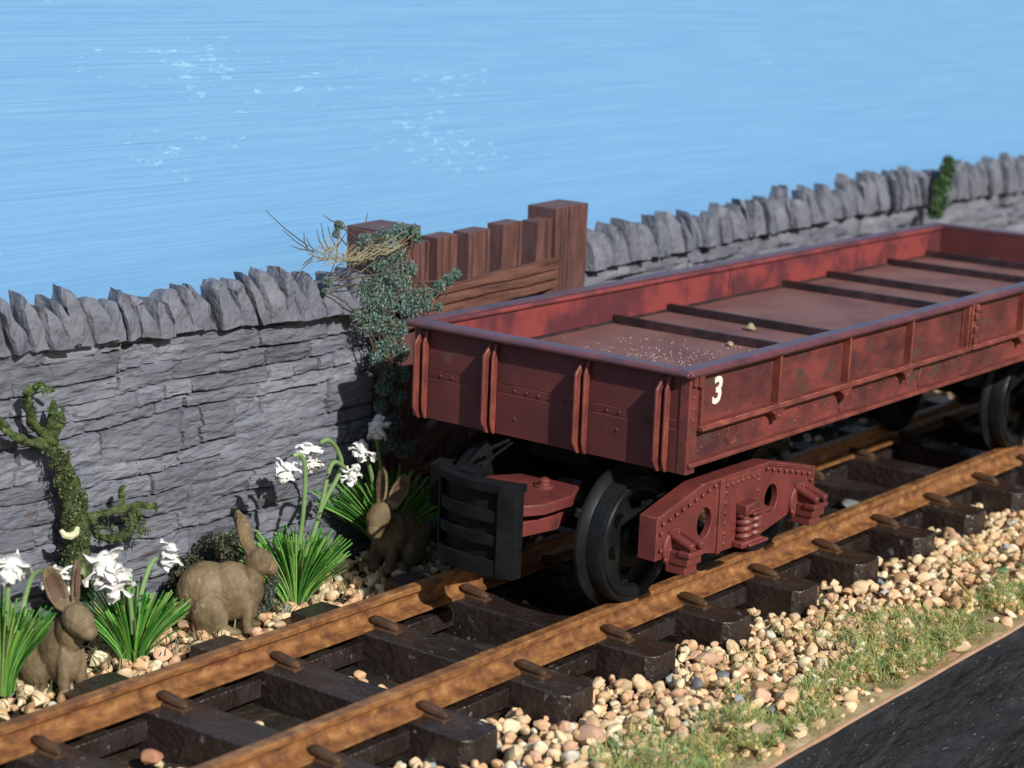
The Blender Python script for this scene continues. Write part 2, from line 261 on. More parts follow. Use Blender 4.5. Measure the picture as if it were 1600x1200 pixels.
# ------------------------------------------------------------------ stone walls
def wall_mesh(x0, x1, z0, ztop, step, seed, yf=8.15, yb=8.75):
    nx = int((x1-x0)/step)+1; nz = int((ztop(0)-z0)/step)+1
    u = np.linspace(x0, x1, nx); v = np.linspace(0, 1, nz); U, V = np.meshgrid(u, v)
    T = np.vectorize(ztop)(U); Zc = z0 + (T-z0)*V
    r = np.random.default_rng(seed)
    hs = []; s_ = 0
    while s_ < 14: h = r.choice([.36,.45,.55,.65,.8,.95]); hs.append(s_); s_ += h
    hs = np.array(hs)
    zw = (Zc - z0) + .16*vn(U*.22, Zc*.4, 0, seed) + .07*vn(U*1.1, Zc*1.3, 0, seed+1)
    row = np.clip(np.searchsorted(hs, zw, 'right')-1, 0, len(hs)-2)
    dz = np.minimum(zw-hs[row], hs[row+1]-zw)
    uw = U + .10*vn(U*1.5, Zc*2.5, 0, seed+2) + .25*(Zc % .9-.45)*vn(row*3.3, np.floor(U/1.7), 0, seed+11)
    tintv = np.ones_like(U); base = np.zeros_like(U); dx = np.full_like(U, 9.); tilt = np.zeros_like(U)
    for k in range(len(hs)):
        m = row == k
        if not m.any(): continue
        b_ = [x0-5+r.random()*2]
        while b_[-1] < x1+6: b_.append(b_[-1]+r.uniform(.6, 2.9))
        b_ = np.array(b_); i = np.clip(np.searchsorted(b_, uw[m], 'right')-1, 0, len(b_)-2)
        dx[m] = np.minimum(uw[m]-b_[i], b_[i+1]-uw[m])
        off = r.random(len(b_))*.13; tl = r.uniform(-.12, .12, len(b_)); sp = r.random(len(b_))
        base[m] = off[i]; tintv[m] = r.uniform(.74, 1.12, len(b_))[i]; tilt[m] = tl[i]*(uw[m]-(b_[i]+b_[i+1])/2)*.3 + (sp[i]-.3)*.14*(zw[m]-hs[k])
    d = np.minimum(dz, dx); ang = np.clip(d/.045, 0, 1); ang = ang*ang*(3-2*ang)
    crev = np.clip(vn(U*.7, Zc*1.3, 0, seed+8)*1.1+.45, 0, 1)                  # some joints nearly vanish
    depth = base + tilt - (1-ang)*(.04+.34*crev)
    strat = fbm(U*1.1+row*13, Zc*6.5+.5*vn(U*1.2, Zc, 0, seed+4), 0, seed+3, 4)
    ter = fbm(U*1.1+row*5, Zc*3.2, 0, seed+7, 3)
    depth += .025*strat + .032*fbm(U*2.6, Zc*10, 0, seed+6, 4) + .06*np.floor(3.2*ter)/3.2*np.clip(.5+vn(U*.5,Zc*.9,0,seed+21),0,1)
    Yc = yf + .25 - depth
    mb = M(); mb.v = list(zip(U.ravel(), Yc.ravel(), Zc.ravel()))
    mb.f = [(j*nx+i, j*nx+i+1, (j+1)*nx+i+1, (j+1)*nx+i) for j in range(nz-1) for i in range(nx-1)]
    tv = tintv.ravel(); mb.t = [(a*1.0, a*(.985+.03*((k*7)%3)/3), a) for k, a in enumerate(tv)]
    ring = [i for i in range(nx)] + [j*nx+nx-1 for j in range(1, nz)] + [(nz-1)*nx+i for i in range(nx-2, -1, -1)] + [j*nx for j in range(nz-2, 0, -1)]
    b0 = len(mb.v); mb.v += [(mb.v[i][0], yb, mb.v[i][2]) for i in ring]; n = len(ring); mb.t += [(.9,.9,.9)]*n
    mb.f += [(ring[k], ring[(k+1)%n], b0+(k+1)%n, b0+k) for k in range(n)] + [tuple(range(b0, b0+n))]
    return mb
def coping(parent, x0, x1, zt, hgt, seed, wmin=.55, wmax=1.1, sub=2, amp=.045):
    r = random.Random(seed); x = x0
    while x < x1:
        wd = r.uniform(wmin, wmax)*.9; h = hgt(x)*r.uniform(.70, 1.12); lean = r.uniform(.15, .48) if r.random() < .85 else r.uniform(-.05, .2); yaw = r.uniform(-.32, .32); z0 = zt(x)-.12
        y0 = 7.95+r.uniform(-.12, .16); y1 = 8.72+r.uniform(-.08, .1)
        pk = r.uniform(.15, .8); s1 = r.uniform(.62, .90); s2 = r.uniform(.52, .84)
        ol = [(0,0),(wd*1.08,r.uniform(-.05,.08)),(wd*r.uniform(.95,1.05),h*s2*.5),(wd*r.uniform(.76,.96),h*s2),(wd*(.58+.15*pk),h*r.uniform(.88,1.0)),(wd*(.22+.22*pk),h),(wd*r.uniform(.0,.16),h*s1),(wd*r.uniform(-.06,.05),h*s1*.5)]
        n = len(ol); vs = []
        for k, yy in enumerate((y0, y0+.16, y0+.45, y1)):
            for (px, pz) in ol:
                top = max(0, pz/h-.5)*2; sc_ = 1 if k else .86
                cx = wd*.5; xx = cx+(px-cx)*sc_; zz = pz*(1 if k else (.94 if pz > h*.4 else 1))
                yy2 = yy + (top*r.uniform(.02,.25) if k == 0 else (top*.12 if k == 1 else 0))
                dx_ = xx-wd*.5; vs.append((x+wd*.5+dx_*math.cos(yaw)-zz*lean*.85+lean*.25+(yy2-8.3)*math.sin(yaw)*.7, yy2+dx_*math.sin(yaw), z0+zz))
        fs = [tuple(range(n)), tuple(range(4*n-1, 3*n-1, -1))] + [(k*n+i, k*n+(i+1)%n, (k+1)*n+(i+1)%n, (k+1)*n+i) for k in range(3) for i in range(n)]
        mb = M(); mb.add(vs, fs); o = mb.build('coping_stone', m_cope, parent, angle=28)
        roughen(o, amp, 1.9, r.randrange(999), sub=sub, stretch=(1,1,.7)); o.data.set_sharp_from_angle(angle=math.radians(26))
        x += wd*r.uniform(.92, 1.08)
zl = lambda x: 6.68-.034*(x-7)
wl = thing('stone_wall', (12, 8.8, GZ), 'grey slate dry stone wall with leaning coping stones at left, behind the rabbits', 'wall', 'grey stone walls beside the gate')
wall_mesh(-6, 21.2, GZ-.3, zl, .045, 5).build('wall_face', m_stone, wl, recalc=False, angle=50)
coping(wl, -5, 20.9, zl, lambda x: 1.38, 3, .38, .86, sub=3, amp=.075)
zr_ = lambda x: 6.25+.022*(x-31) if x < 50 else 6.67-.008*(x-50)
wr = thing('stone_wall', (55, 8.8, GZ), 'blurred grey stone wall right of the gate, running away behind the red wagon', 'wall', 'grey stone walls beside the gate')
wall_mesh(31.4, 92, GZ-.3, zr_, .11, 8).build('wall_face', m_stone, wr, recalc=False, angle=50)
coping(wr, 31.9, 92, zr_, lambda x: 1.46+.004*(x-31), 12, .42, .85, sub=1, amp=.07)

# ------------------------------------------------------------------ gate between the walls
gt = thing('wooden_gate', (26.5, 8.5, GZ), 'brown wooden gate of uneven upright pales between two square posts, partly under ivy', 'gate')
def timber(name, x0, x1, y0, y1, z0, z1, seed, m=m_wood, slope=0, top=.05, grooves=3):
    """a plank with carved grain grooves: grid-subdivided front and sides pushed in along lines"""
    r = random.Random(seed); mb = M(); W = x1-x0
    cols_ = sorted([0, 1] + [r.uniform(.12, .88)+d for g in range(grooves) for d in (0,)])
    us = [0]
    for c in cols_[1:-1]: us += [c-.06/W, c, c+.045/W]
    us = sorted(set([min(1, max(0, k)) for k in us+[1]])); nzz = 14
    vs = []
    dep = {c: .15 for c in cols_[1:-1]}
    for j in range(nzz+1):
        z = z0+(z1-z0)*j/nzz
        for k in us:
            g = dep.get(k, 0); wob = .04*float(vn(k*9+seed, z*.8, 0, seed))*(0 if k in (0,1) else 1)
            vs.append((x0+W*k+wob+.02*float(vn(z*1.3, seed, 0, 2)), y0+g+.02*float(vn(k*5, z*2, 0, seed)), z+(top*(k-.5) if j == nzz else 0)))
    n = len(us); fs = [(j*n+i, j*n+i+1, (j+1)*n+i+1, (j+1)*n+i) for j in range(nzz) for i in range(n-1)]
    ring = list(range(n))+[j*n+n-1 for j in range(1, nzz+1)]+[nzz*n+i for i in range(n-2, -1, -1)]+[j*n for j in range(nzz-1, 0, -1)]
    b0 = len(vs); vs += [(vs[i][0], y1, vs[i][2]) for i in ring]; q = len(ring)
    fs += [(ring[k], ring[(k+1)%q], b0+(k+1)%q, b0+k) for k in range(q)]+[tuple(range(b0, b0+q))]
    mb.add(vs, fs); return mb.build(name, m, gt, bevel=.025, angle=30)
timber('post', 29.72, 31.46, 8.0, 9.2, GZ, 8.45, 4, top=.06)
timber('post', 21.35, 22.85, 8.0, 9.6, GZ, 8.42, 9)
for i, (a, b_, z) in enumerate([(22.95,23.35,7.9),(23.79,24.72,8.0),(25.30,26.36,8.02),(27.04,28.02,8.12),(28.86,29.68,8.06)]):
    timber('pale', a, b_, 8.05+.02*i, 8.75, -.9, z, 20+i, grooves=2)
def hplank(xa, za, xb, zb, h, y0, y1, seed, name):
    r = random.Random(seed); mb = M(); n = 24; vv = [0,.28,.33,.38,.62,.67,.72,1]; vs = []
    for i in range(n+1):
        t_ = i/n; x = xa+(xb-xa)*t_; z = za+(zb-za)*t_
        for k in vv:
            g = .14 if k in (.33,.67) else 0
            vs.append((x, y0+g+.02*float(vn(t_*9, k*7, 0, seed)), z+h*(k-.5)+(.10*float(vn(t_*3.5+k*.6, seed, 0, 3)) if 0 < k < 1 else .03*float(vn(t_*6, k*50, 0, seed)))))
    m_ = len(vv); fs = [(i*m_+k, i*m_+k+1, (i+1)*m_+k+1, (i+1)*m_+k) for i in range(n) for k in range(m_-1)]
    ring = [i*m_ for i in range(n+1)]+[n*m_+k for k in range(1, m_)]+[i*m_+m_-1 for i in range(n-1, -1, -1)]+list(range(m_-2, 0, -1))
    b0 = len(vs); vs += [(vs[i][0], y1, vs[i][2]) for i in ring]; q = len(ring)
    fs += [(ring[k], ring[(k+1)%q], b0+(k+1)%q, b0+k) for k in range(q)]+[tuple(range(b0, b0+q))]
    mb.add(vs, fs); return mb.build(name, m_woodh, gt, bevel=.02, angle=30)
hplank(22.0, 5.92, 29.5, 6.38, .95, 7.66, 8.03, 3, 'gate_rail')
hplank(22.0, .6, 29.5, .9, .8, 7.68, 8.03, 5, 'gate_rail')
hplank(22.3, 1.2, 29.3, 5.4, .8, 7.72, 8.04, 6, 'diagonal_brace')

# ------------------------------------------------------------------ track
tr = thing('railway_track', (18, 0, GZ), 'rusty orange two-rail track on dark brown sleepers, carrying the red wagon', 'track')
prof = [(-.42,-.66),(.42,-.66),(.42,-.585),(.16,-.555),(.07,-.50),(.02,-.40),(.015,-.27),(.05,-.20),(.175,-.145),(.18,-.03),(.14,0),(-.14,0),(-.18,-.03),(-.175,-.145),(-.05,-.20),(-.015,-.27),(-.02,-.40),(-.07,-.50),(-.16,-.555),(-.42,-.585)]
for yc in (-2.37, 2.37):
    mb = M(); X_ = np.arange(-14, 120, 1.0); n = len(prof)
    for x in X_:
        for (a, b_) in prof: mb.v.append((x, yc+a, b_))
    mb.f = [(i*n+k, i*n+(k+1)%n, (i+1)*n+(k+1)%n, (i+1)*n+k) for i in range(len(X_)-1) for k in range(n)]
    mb.build('rail', m_rail, tr, angle=30, bevel=0)
px0, pitch = 7.0855, 3.6909
def chair_mb(y0, y1):
    c = M(); pts = []
    for k in range(9):
        t_ = k/8; pts.append((0, y0+(y1-y0)*t_, -.43-.12*t_))
    c.tube(pts, [.05,.11,.135,.14,.14,.14,.135,.125,.07], 10); c.box(-.19, .19, min(y0,y1)-.02, max(y0,y1)+.05, -.68, -.58)
    return c
first = None
for i in range(-6, 30):
    x = px0+i*pitch
    if first is None or i in (1, 3):      # a few differently worn blanks
        s_ = M()
        s_.add([( -.64,-4.3,-1.78),(-.5,-4.52,-1.78),(.5,-4.55,-1.78),(.64,-4.4,-1.78),(.64,4.55,-1.78),(-.64,4.55,-1.78),
                (-.60,-4.28,-.67),(-.42,-4.48,-.69),(.44,-4.50,-.67),(.60,-4.36,-.65),(.60,4.5,-.64),(-.60,4.5,-.64)],
               [(5,4,3,2,1,0),(6,7,8,9,10,11)]+[(k,(k+1)%6,6+(k+1)%6,6+k) for k in range(6)])
        o = s_.build('sleeper', m_sleeper, tr, bevel=.05, local=True, seg=3)
        roughen(o, .03, 1.3, 40+i, sub=3)
        kids = []
        for (a, b_) in ((-2.52,-3.42),(-2.22,-1.35),(2.22,1.28),(2.52,3.42)):
            k_ = chair_mb(a, b_).build('rail_chair', m_chair, o, local=True, bevel=.02); kids.append(k_)
        first = (o, kids)
    else:
        o = first[0].copy(); C.objects.link(o); o.parent = tr
        kids = []
        for k_ in first[1]:
            c = k_.copy(); C.objects.link(c); c.parent = o; kids.append(c)
    o.location = (x-18, 0, -GZ + random.uniform(-.02, .02)); o.rotation_euler = (0, 0, random.uniform(-.012, .012))
for i in range(-6, 29):
    x = px0+i*pitch
    for yc in (-2.37, 2.37):
        mb = M(); mb.box(x+.62, x+pitch-.62, yc-.45, yc-.2, -1.35, -.86); mb.box(x+.62, x+pitch-.62, yc+.2, yc+.45, -1.35, -.86); mb.box(x+1.5, x+pitch-1.5, yc-.44, yc+.44, -1.33, -.92)
        mb.build('sleeper_link', m_sleeper, tr, bevel=.03)

# ------------------------------------------------------------------ the wagon
X0, LEN, W_ = 18.57, 31.94, 4.45
XE = X0+LEN; XM = X0+LEN/2
wg = thing('railway_wagon', (XM, 0, 0), 'low sided dark red railway wagon numbered 3 standing on the rusty track', 'wagon')
# sides (near = -1, far = 1): sheet, ribs on the outside, rails
def side(sg):
    o_ = lambda a: sg*a
    mb = M(); ya, yb = sorted((o_(4.18), o_(4.34)))
    for xa, xb in ((X0+.12, XM-.22), (XM+.22, XE-.12)):
        mb.box(xa, xb, ya, yb, 5.02, 6.5)
    ya, yb = sorted((o_(4.20), o_(4.40))); mb.box(XM-.2, XM+.2, ya, yb, 5.0, 6.48)
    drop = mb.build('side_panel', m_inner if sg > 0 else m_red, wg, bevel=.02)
    # framing on the outer face
    mb = M(); ya, yb = sorted((o_(4.33), o_(4.58)))
    for k, (xa, xb) in enumerate(((X0+.52, XM-.12), (XM+.2, XE-.52))):
        n = 4
        for j in range(n+1):
            x = xa+(xb-xa)*j/n
            mb.box(x-.045, x+.045, ya, yb, 5.12, 6.42)
        mb.box(xa-.07, xb+.07, *sorted((o_(4.325), o_(4.605))), 5.0, 5.13)
        mb.tube([(xa-.07, o_(4.62), 5.05), (xb+.07, o_(4.62), 5.05)], .065, 8)
        mb.box(xa-.07, xb+.07, *sorted((o_(4.33), o_(4.5))), 6.36, 6.44)
    mb.build('panel_frame', m_rib if sg < 0 else m_red, drop, bevel=.02)
    # solebar
    mb = M(); ya, yb = sorted((o_(4.2), o_(4.36))); mb.box(X0+.1, XE-.1, ya, yb, 4.2, 4.98)
    if sg < 0:
        x = X0+.9; k = 0
        while x < XE-.5:
            mb.dome((x, -4.36, 4.55+(.12 if k % 2 else -.08)), .05, '-y')
            if k % 3 == 0: mb.dome((x+.02, -4.36, 4.78), .055, '-y'); mb.dome((x-.2, -4.36, 4.40), .045, '-y')
            x += .82; k += 1
    sb = mb.build('solebar', m_red, wg, bevel=.02)
    mb = M(); ya, yb = sorted((o_(4.1), o_(4.6))); mb.box(X0+.05, XE-.05, ya, yb, 4.10, 4.22)
    mb.build('flange', m_rib, sb, bevel=.03)
    if sg < 0:
        mb = M()
        cx = X0+2.35; ring = [(cx+.27*math.cos(a), -4.37, 4.60+.27*math.sin(a)) for a in np.linspace(0, 2*math.pi, 25)]; mb.tube(ring, .025, 6)
        mb.lathe([(.23,0),(.22,-.025)], (cx, -4.36, 4.6), 'y', 20)
        mb.build('cast_plate', m_red, sb)
        for xc in (X0+.52+3.75*1, X0+.52+3.75*2, X0+.52+3.75*3, XM+.2+3.75, XM+.2+7.5, XM+.2+11.2):      # hinge brackets below the drop side
            mb = M(); mb.prism([(xc-.42,5.0),(xc+.42,5.0),(xc+.16,4.86),(xc+.08,4.68),(xc-.08,4.68),(xc-.16,4.86)], -4.62, -4.36); mb.dome((xc, -4.62, 4.8), .07, '-y')
            mb.build('hinge_bracket', m_rib, drop, bevel=.02)
        for xc in (X0+.62+7.5*1.02+.2, X0+.52+7.5*2-2.2):   # repair patches on the solebar
            mb = M(); mb.prism([(xc-.35,4.24),(xc+.4,4.24),(xc+.42,4.7),(xc+.1,4.92),(xc-.2,4.9),(xc-.38,4.6)], -4.41, -4.35)
            mb.build('solebar_patch', m_red, sb, bevel=.02)
        # door latch posts in the middle
        mb = M(); mb.box(XM-.12, XM+.16, -4.66, -4.44, 5.05, 6.55)
        for z in (5.35, 5.7, 6.1, 6.38): mb.tube([(XM+.02, -4.72, z-.09), (XM+.02, -4.72, z+.09)], .09, 10); mb.dome((XM+.28, -4.58, z), .06, '-y')
        mb.build('door_latch', m_rib, drop, bevel=.02)
    return drop
near_side = side(-1); far_side = side(1)
mb = M()
for x, z in [(XM-1.2,6.1),(XM-1.2,5.95),(25.5,6.2),(25.5,6.05),(40,6.2)]: mb.dome((x, 4.22, z), .05, '-y')
mb.box(XM-.06, XM+.0, 4.17, 4.23, 5.45, 6.45)
mb.build('side_rivet', m_rim, far_side)
# ends
for ex, sg in ((X0, 1), (XE, -1)):
    mb = M(); xa, xb = sorted((ex+sg*.02, ex+sg*.24)); xa2, xb2 = sorted((ex+sg*.035, ex+sg*.24))
    mb.box(xa, xb, -4.42, 4.42, 3.92, 5.06); mb.box(xa2, xb2, -4.42, 4.42, 5.085, 5.30); mb.box(xa2, xb2, -4.42, 4.42, 5.315, 6.46); mb.box(*sorted((ex+sg*.05, ex+sg*.22)), -4.41, 4.41, 5.0, 5.4)
    if sg > 0:
        for ys, cnt in ((3.55, 3), (1.0, 5), (-2.0, 4)):
            for k in range(cnt): mb.dome((ex+.03, ys-.40*k, 5.18), .045, '-x')
        mb.dome((ex+.02, .95, 4.42), .045, '-x'); mb.dome((ex+.02, -2.35, 4.72), .045, '-x')
    en = mb.build('end_panel', m_end, wg, bevel=.012)
    if sg < 0: continue
    for yc in (4.12, 1.72, -1.30, -3.80):        # channel section ribs with pointed feet
        for dy, dpt in ((.085, .36), (-.095, .20)):
            mb = M(); pr = [(ex-.0, 3.90),(ex-dpt*.45, 3.92),(ex-dpt, 4.25),(ex-dpt, 6.05),(ex-.03, 6.40),(ex+.02,6.40)]
            mb.prism([(p, q) for p, q in pr], yc+dy-.04, yc+dy+.04)
            r_ = mb.build('rib', m_rib, en, bevel=.025)
        mb = M(); mb.box(ex-.06, ex+.02, yc-.06, yc+.06, 3.95, 6.38)
        for k in range(9): mb.dome((ex-.06, yc-.02, 4.15+k*.25), .045, '-x')
        mb.build('rib_web', m_end, en)
# corner posts
for sy in (-1, 1):
    for ex, sg in ((X0, 1), (XE, -1)):
        mb = M(); xa, xb = sorted((ex, ex+sg*.42)); mb.box(xa, xb, *sorted((sy*4.22, sy*4.5)), 3.92, 6.5)
        mb.tube([(ex+sg*.38, sy*4.56, 6.15), (ex+sg*.38, sy*4.56, 6.5)], .09, 10); mb.tube([(ex+sg*.16, sy*4.54, 6.2), (ex+sg*.16, sy*4.54, 6.46)], .08, 10)
        for z in (5.9, 5.6, 5.3): mb.dome((ex+sg*.2, sy*4.5, z), .05, '-y' if sy < 0 else '+y')
        mb.build('corner_post', m_red, wg, bevel=.02)
# rim
mb = M()
def rim_box(x0, x1, y0, y1): mb.box(x0, x1, y0, y1, 6.49, 6.64)
rim_box(X0-.20, XE+.20, -4.62, -4.16); rim_box(X0-.20, XE+.20, 4.16, 4.62)
mb.box(X0-.22, X0+.24, -4.16, 4.16, 6.465, 6.635); mb.box(XE-.24, XE+.22, -4.16, 4.16, 6.465, 6.635)
mb.tube([(X0-.21, -4.6, 6.53), (X0-.21, 4.6, 6.54)], .085, 10)
mb.tube([(X0-.2, -4.6, 6.53), (XE+.2, -4.6, 6.53)], .085, 10)
ro = mb.build('rim', m_rim, wg, bevel=.035)
mb = M(); mb.tube([(X0+.3, 4.14, 6.50), (XE-.3, 4.14, 6.50)], .07, 8); mb.build('rim_bead', m_inner, ro)
# deck
mb = M(); mb.box(X0+.24, XE-.24, -4.2, 4.2, 5.2, 5.45); mb.build('deck', m_deck, wg)
mb = M(); mb.tube([(X0+.3, 4.17, 5.46), (XE-.3, 4.17, 5.46)], .07, 8); mb.tube([(XE-.27, -4.17, 5.46), (XE-.27, 4.17, 5.46)], .07, 8); mb.build('deck_gap_strip', m_batten, wg)  # solid dark strip drawn in place of the gap beside the deck
for x in (27.72, 30.75, 38.05, 41.2, 45.9, 49.1):
    mb = M(); mb.prism([(x-.1,5.44),(x+.14,5.44),(x+.12,5.70),(x-.08,5.72)], -4.15, 4.15, 'y'); mb.build('deck_batten', m_batten, wg, bevel=.03)
    mb = None
# underframe
mb = M(); mb.box(X0+.3, XE-.3, -4.15, 4.15, 3.95, 5.18); mb.box(X0+.8, XE-.8, -1.0, 1.0, 3.3, 3.95); mb.box(21.4, 23.8, -2.9, 2.9, 3.35, 3.95); mb.box(XE-5.2, XE-2.8, -2.9, 2.9, 3.35, 3.95)
mb.build('underframe', m_under, wg, bevel=.04)
# number
tcv = bpy.data.curves.new('t', 'FONT'); tcv.body = '3'; tcv.size = .95; tcv.extrude = .008; tcv.offset = .028; tcv.shear = .12; tcv.align_x = 'CENTER'; tcv.align_y = 'CENTER'
to = bpy.data.objects.new('t', tcv); C.objects.link(to); bpy.context.view_layer.update()
me = bpy.data.meshes.new_from_object(to); bpy.data.objects.remove(to); me.name = 'number'; me.materials.append(m_white)
no = bpy.data.objects.new('number', me); C.objects.link(no); no.parent = wg; no.location = Vector((20.08, -4.352, 5.84))-wg.location; no.rotation_euler = (math.pi/2, 0, 0)
no['label'] = 'white painted number 3'

# bogie, local origin at its centre on the rail top
HB = 3.225
def circle(cx, cz, rx, rz, n=20): return [(cx+rx*math.cos(2*math.pi*k/n), cz+rz*math.sin(2*math.pi*k/n)) for k in range(n)]
def make_bogie():
    mb = M(); mb.box(-1.1, 1.1, -3.3, 3.3, 2.2, 3.0); mb.lathe([(.9,2.9),(.9,3.4)], (0,0,0), 'z', 24)
    for s in (-1,1): mb.tube([(s*HB, -3.6, 1.7), (s*HB, 3.6, 1.7)], .17, 12)
    bo = mb.build('bogie', m_under, wg, bevel=.03, local=True)
    for sy in (-1, 1):
        poly = [(-4.05,2.62),(-2.0,3.12),(1.4,3.12),(4.0,2.52),(4.05,1.75),(3.0,1.45),(1.1,1.08),(-1.1,1.08),(-2.8,1.42),(-4.05,1.5)]
        inner = None
        # side plate with two oval holes: bmesh polygon with holes
        bm = bmesh.new(); y0 = 0
        def loop(pts, y):
            vs = [bm.verts.new((a, y, c)) for a, c in pts]; return [bm.edges.new((vs[i], vs[(i+1)%len(vs)])) for i in range(len(vs))]
        e = loop(poly, 0)+loop(circle(-1.72, 2.05, .36, .42), 0)+loop(circle(1.72, 2.05, .36, .42), 0)
        res = bmesh.ops.triangle_fill(bm, use_beauty=True, edges=e)
        fc = [f for f in bm.faces]
        # drop faces filling the holes
        for f in fc:
            c = f.calc_center_median()
            for hx in (-1.72, 1.72):
                if ((c.x-hx)/.35)**2+((c.z-2.05)/.41)**2 < .93 and f.is_valid: bmesh.ops.delete(bm, geom=[f], context='FACES_ONLY'); break
        ex_ = bmesh.ops.extrude_face_region(bm, geom=list(bm.faces)); 
        for v in [g for g in ex_['geom'] if isinstance(g, bmesh.types.BMVert)]: v.co.y += .2
        bmesh.ops.recalc_face_normals(bm, faces=bm.faces)
        me = bpy.data.meshes.new('side_frame'); bm.to_mesh(me); bm.free()
        mp_ = M(); mp_.v = [tuple(v.co) for v in me.vertices]; mp_.f = [tuple(p.vertices) for p in me.polygons]
        Yp = -3.72
        mp_.v = [(a, Yp+b_, c) for a, b_, c in mp_.v]
        # top and end flange running inwards
        out = [(-4.08,1.5),(-4.08,2.66),(-2.02,3.17),(1.42,3.17),(4.03,2.57),(4.08,1.75)]; inn = [(-3.98,1.5),(-3.98,2.58),(-1.98,3.07),(1.38,3.07),(3.95,2.48),(3.98,1.75)]
        for i in range(5): mp_.prism([out[i], out[i+1], inn[i+1], inn[i]], Yp-.05, Yp+.50)
        # raised edge strip and middle panel borders
        for i in range(1, 4): mp_.tube([(out[i][0], Yp-.04, out[i][1]-.03), (out[i+1][0], Yp-.04, out[i+1][1]-.03)], .045, 6)
        mp_.prism([(-1.12,1.06),(-.98,1.06),(-.98,3.12),(-1.12,3.12)], Yp-.09, Yp+.02); mp_.prism([(-.92,1.08),(1.0,1.08),(1.0,3.02),(-.92,3.08)], Yp-.05, Yp+.01)
        if sy < 0:
            R_ = []
            def run(a, b_, n):
                for k in range(n): t_ = k/(n-1); R_.append((a[0]+(b_[0]-a[0])*t_, a[1]+(b_[1]-a[1])*t_))
            run((-3.78,2.45),(-1.35,3.0),9); run((-.75,2.9),(.85,2.9),7); run((1.35,2.98),(3.7,2.42),8); run((-3.85,1.75),(-3.85,2.2),2); run((3.85,1.95),(3.85,2.2),2)
            run((-.78,1.3),(-.78,2.7),6); run((.88,2.45),(.88,2.75),2)
            for a, c in R_: mp_.dome((a, Yp-.05, c), .068, '-y')
        if sy > 0: mp_.v = [(a, -b_, c) for a, b_, c in mp_.v]
        fr = mp_.build('side_frame', m_bogie if sy < 0 else m_under, bo, local=True, bevel=.015, angle=30)  # far frame painted black, standing in for the shade under the wagon
        if sy < 0:
            for cx in (-HB, HB):
                mb = M(); mb.lathe([(.52,.02),(.52,-.08),(.44,-.13)], (cx, Yp, 1.72), 'y', 24)
                mb.box(cx-.33, cx+.33, Yp-.70, Yp, 1.38, 1.72); mb.box(cx-.38, cx+.38, Yp-.78, Yp-.42, 1.62, 1.76)
                mb.box(cx-.29, cx+.29, Yp-.60, Yp, 1.12, 1.40)
                mb.tube([(cx-.2, Yp-.05, 2.14), (cx-.2, Yp-.45, 1.99), (cx-.2, Yp-.76, 1.88)], [.12,.13,.115], 12); mb.tube([(cx+.2, Yp-.05, 2.14), (cx+.2, Yp-.45, 1.99), (cx+.2, Yp-.80, 1.88)], [.12,.13,.12], 12)
                mb.box(cx-.2, cx+.2, Yp-.62, Yp-.05, 1.7, 1.93); mb.dome((cx, Yp-.16, 2.15), .07, '-y'); mb.dome((cx-.5, Yp-.12, 1.5), .08, '-y')
                mb.build('axle_box', m_bogie, bo, local=True, bevel=.045)
            mb = M(); mb.prism([(-.22,2.0),(.78,2.0),(.78,2.14),(.35,2.34),(-.22,2.30)], Yp-.40, Yp-.02); mb.box(.0, .95, Yp-.52, Yp-.30, 1.98, 2.09)
            br = mb.build('spring_bracket', m_bogie, bo, local=True, bevel=.04)
            mb = M(); mb.box(-.35, .70, Yp-.40, Yp-.02, 1.10, 1.28); mb.box(-.15, .85, Yp-.52, Yp-.30, 1.13, 1.23)
            br = mb.build('spring_bracket', m_bogie, bo, local=True, bevel=.04)
            for sx in (.02, .50):
                mb = M(); pts = [(sx+.17*math.cos(a), Yp-.20+.15*math.sin(a), 1.29+.70*a/(2*math.pi*3.6)) for a in np.linspace(0, 2*math.pi*3.6, 60)]
                mb.tube(pts, .085, 7); mb.tube([(sx, Yp-.20, 1.2), (sx, Yp-.20, 2.05)], .12, 8); mb.build('coil_spring', m_bogie, bo, local=True)
    for cx in (-HB, HB):
        for sy in (-1, 1):
            mb = M(); rt = 1.70
            pr = [(.2,-2.45),(.42,-2.62),(.50,-2.50),(1.10,-2.40),(1.24,-2.42),(1.30,-2.60),(1.38,-2.66),(1.52,-2.67),(1.56,-2.62),(rt-.03,-2.63),(rt,-2.58),(rt+.03,-2.2),(rt+.12,-2.12),(rt+.24,-2.06),(rt+.25,-1.98),(rt+.15,-1.93),(1.4,-1.93),(1.3,-2.1),(.45,-2.15),(.3,-1.95),(.2,-1.95)]
            mb.lathe([(a, b_) for a, b_ in pr], (cx, 0, 1.70), 'y', 72)
            if sy > 0: mb.v = [(a, -b_, c) for a, b_, c in mb.v]
            wh = mb.build('wheel', m_black, bo, local=True, angle=28)
            if sy < 0:
                for k in range(6):
                    mb = M(); a = k*math.pi/3+.3; c_ = (cx+.8*math.cos(a), 0, 1.7+.8*math.sin(a)); mb.lathe([(.22,-2.45),(.22,-2.40)], (c_[0], 0, c_[2]), 'y', 16)
                    mb.build('wheel_hole_shade', m_hole_shade, bo, local=True)  # flat black disc painted as the shade of a wheel hole, no opening
    return bo
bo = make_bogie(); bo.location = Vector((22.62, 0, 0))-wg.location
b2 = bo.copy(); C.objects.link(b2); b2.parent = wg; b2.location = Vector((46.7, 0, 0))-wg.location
for ch in list(bo.children): c = ch.copy(); C.objects.link(c); c.parent = b2
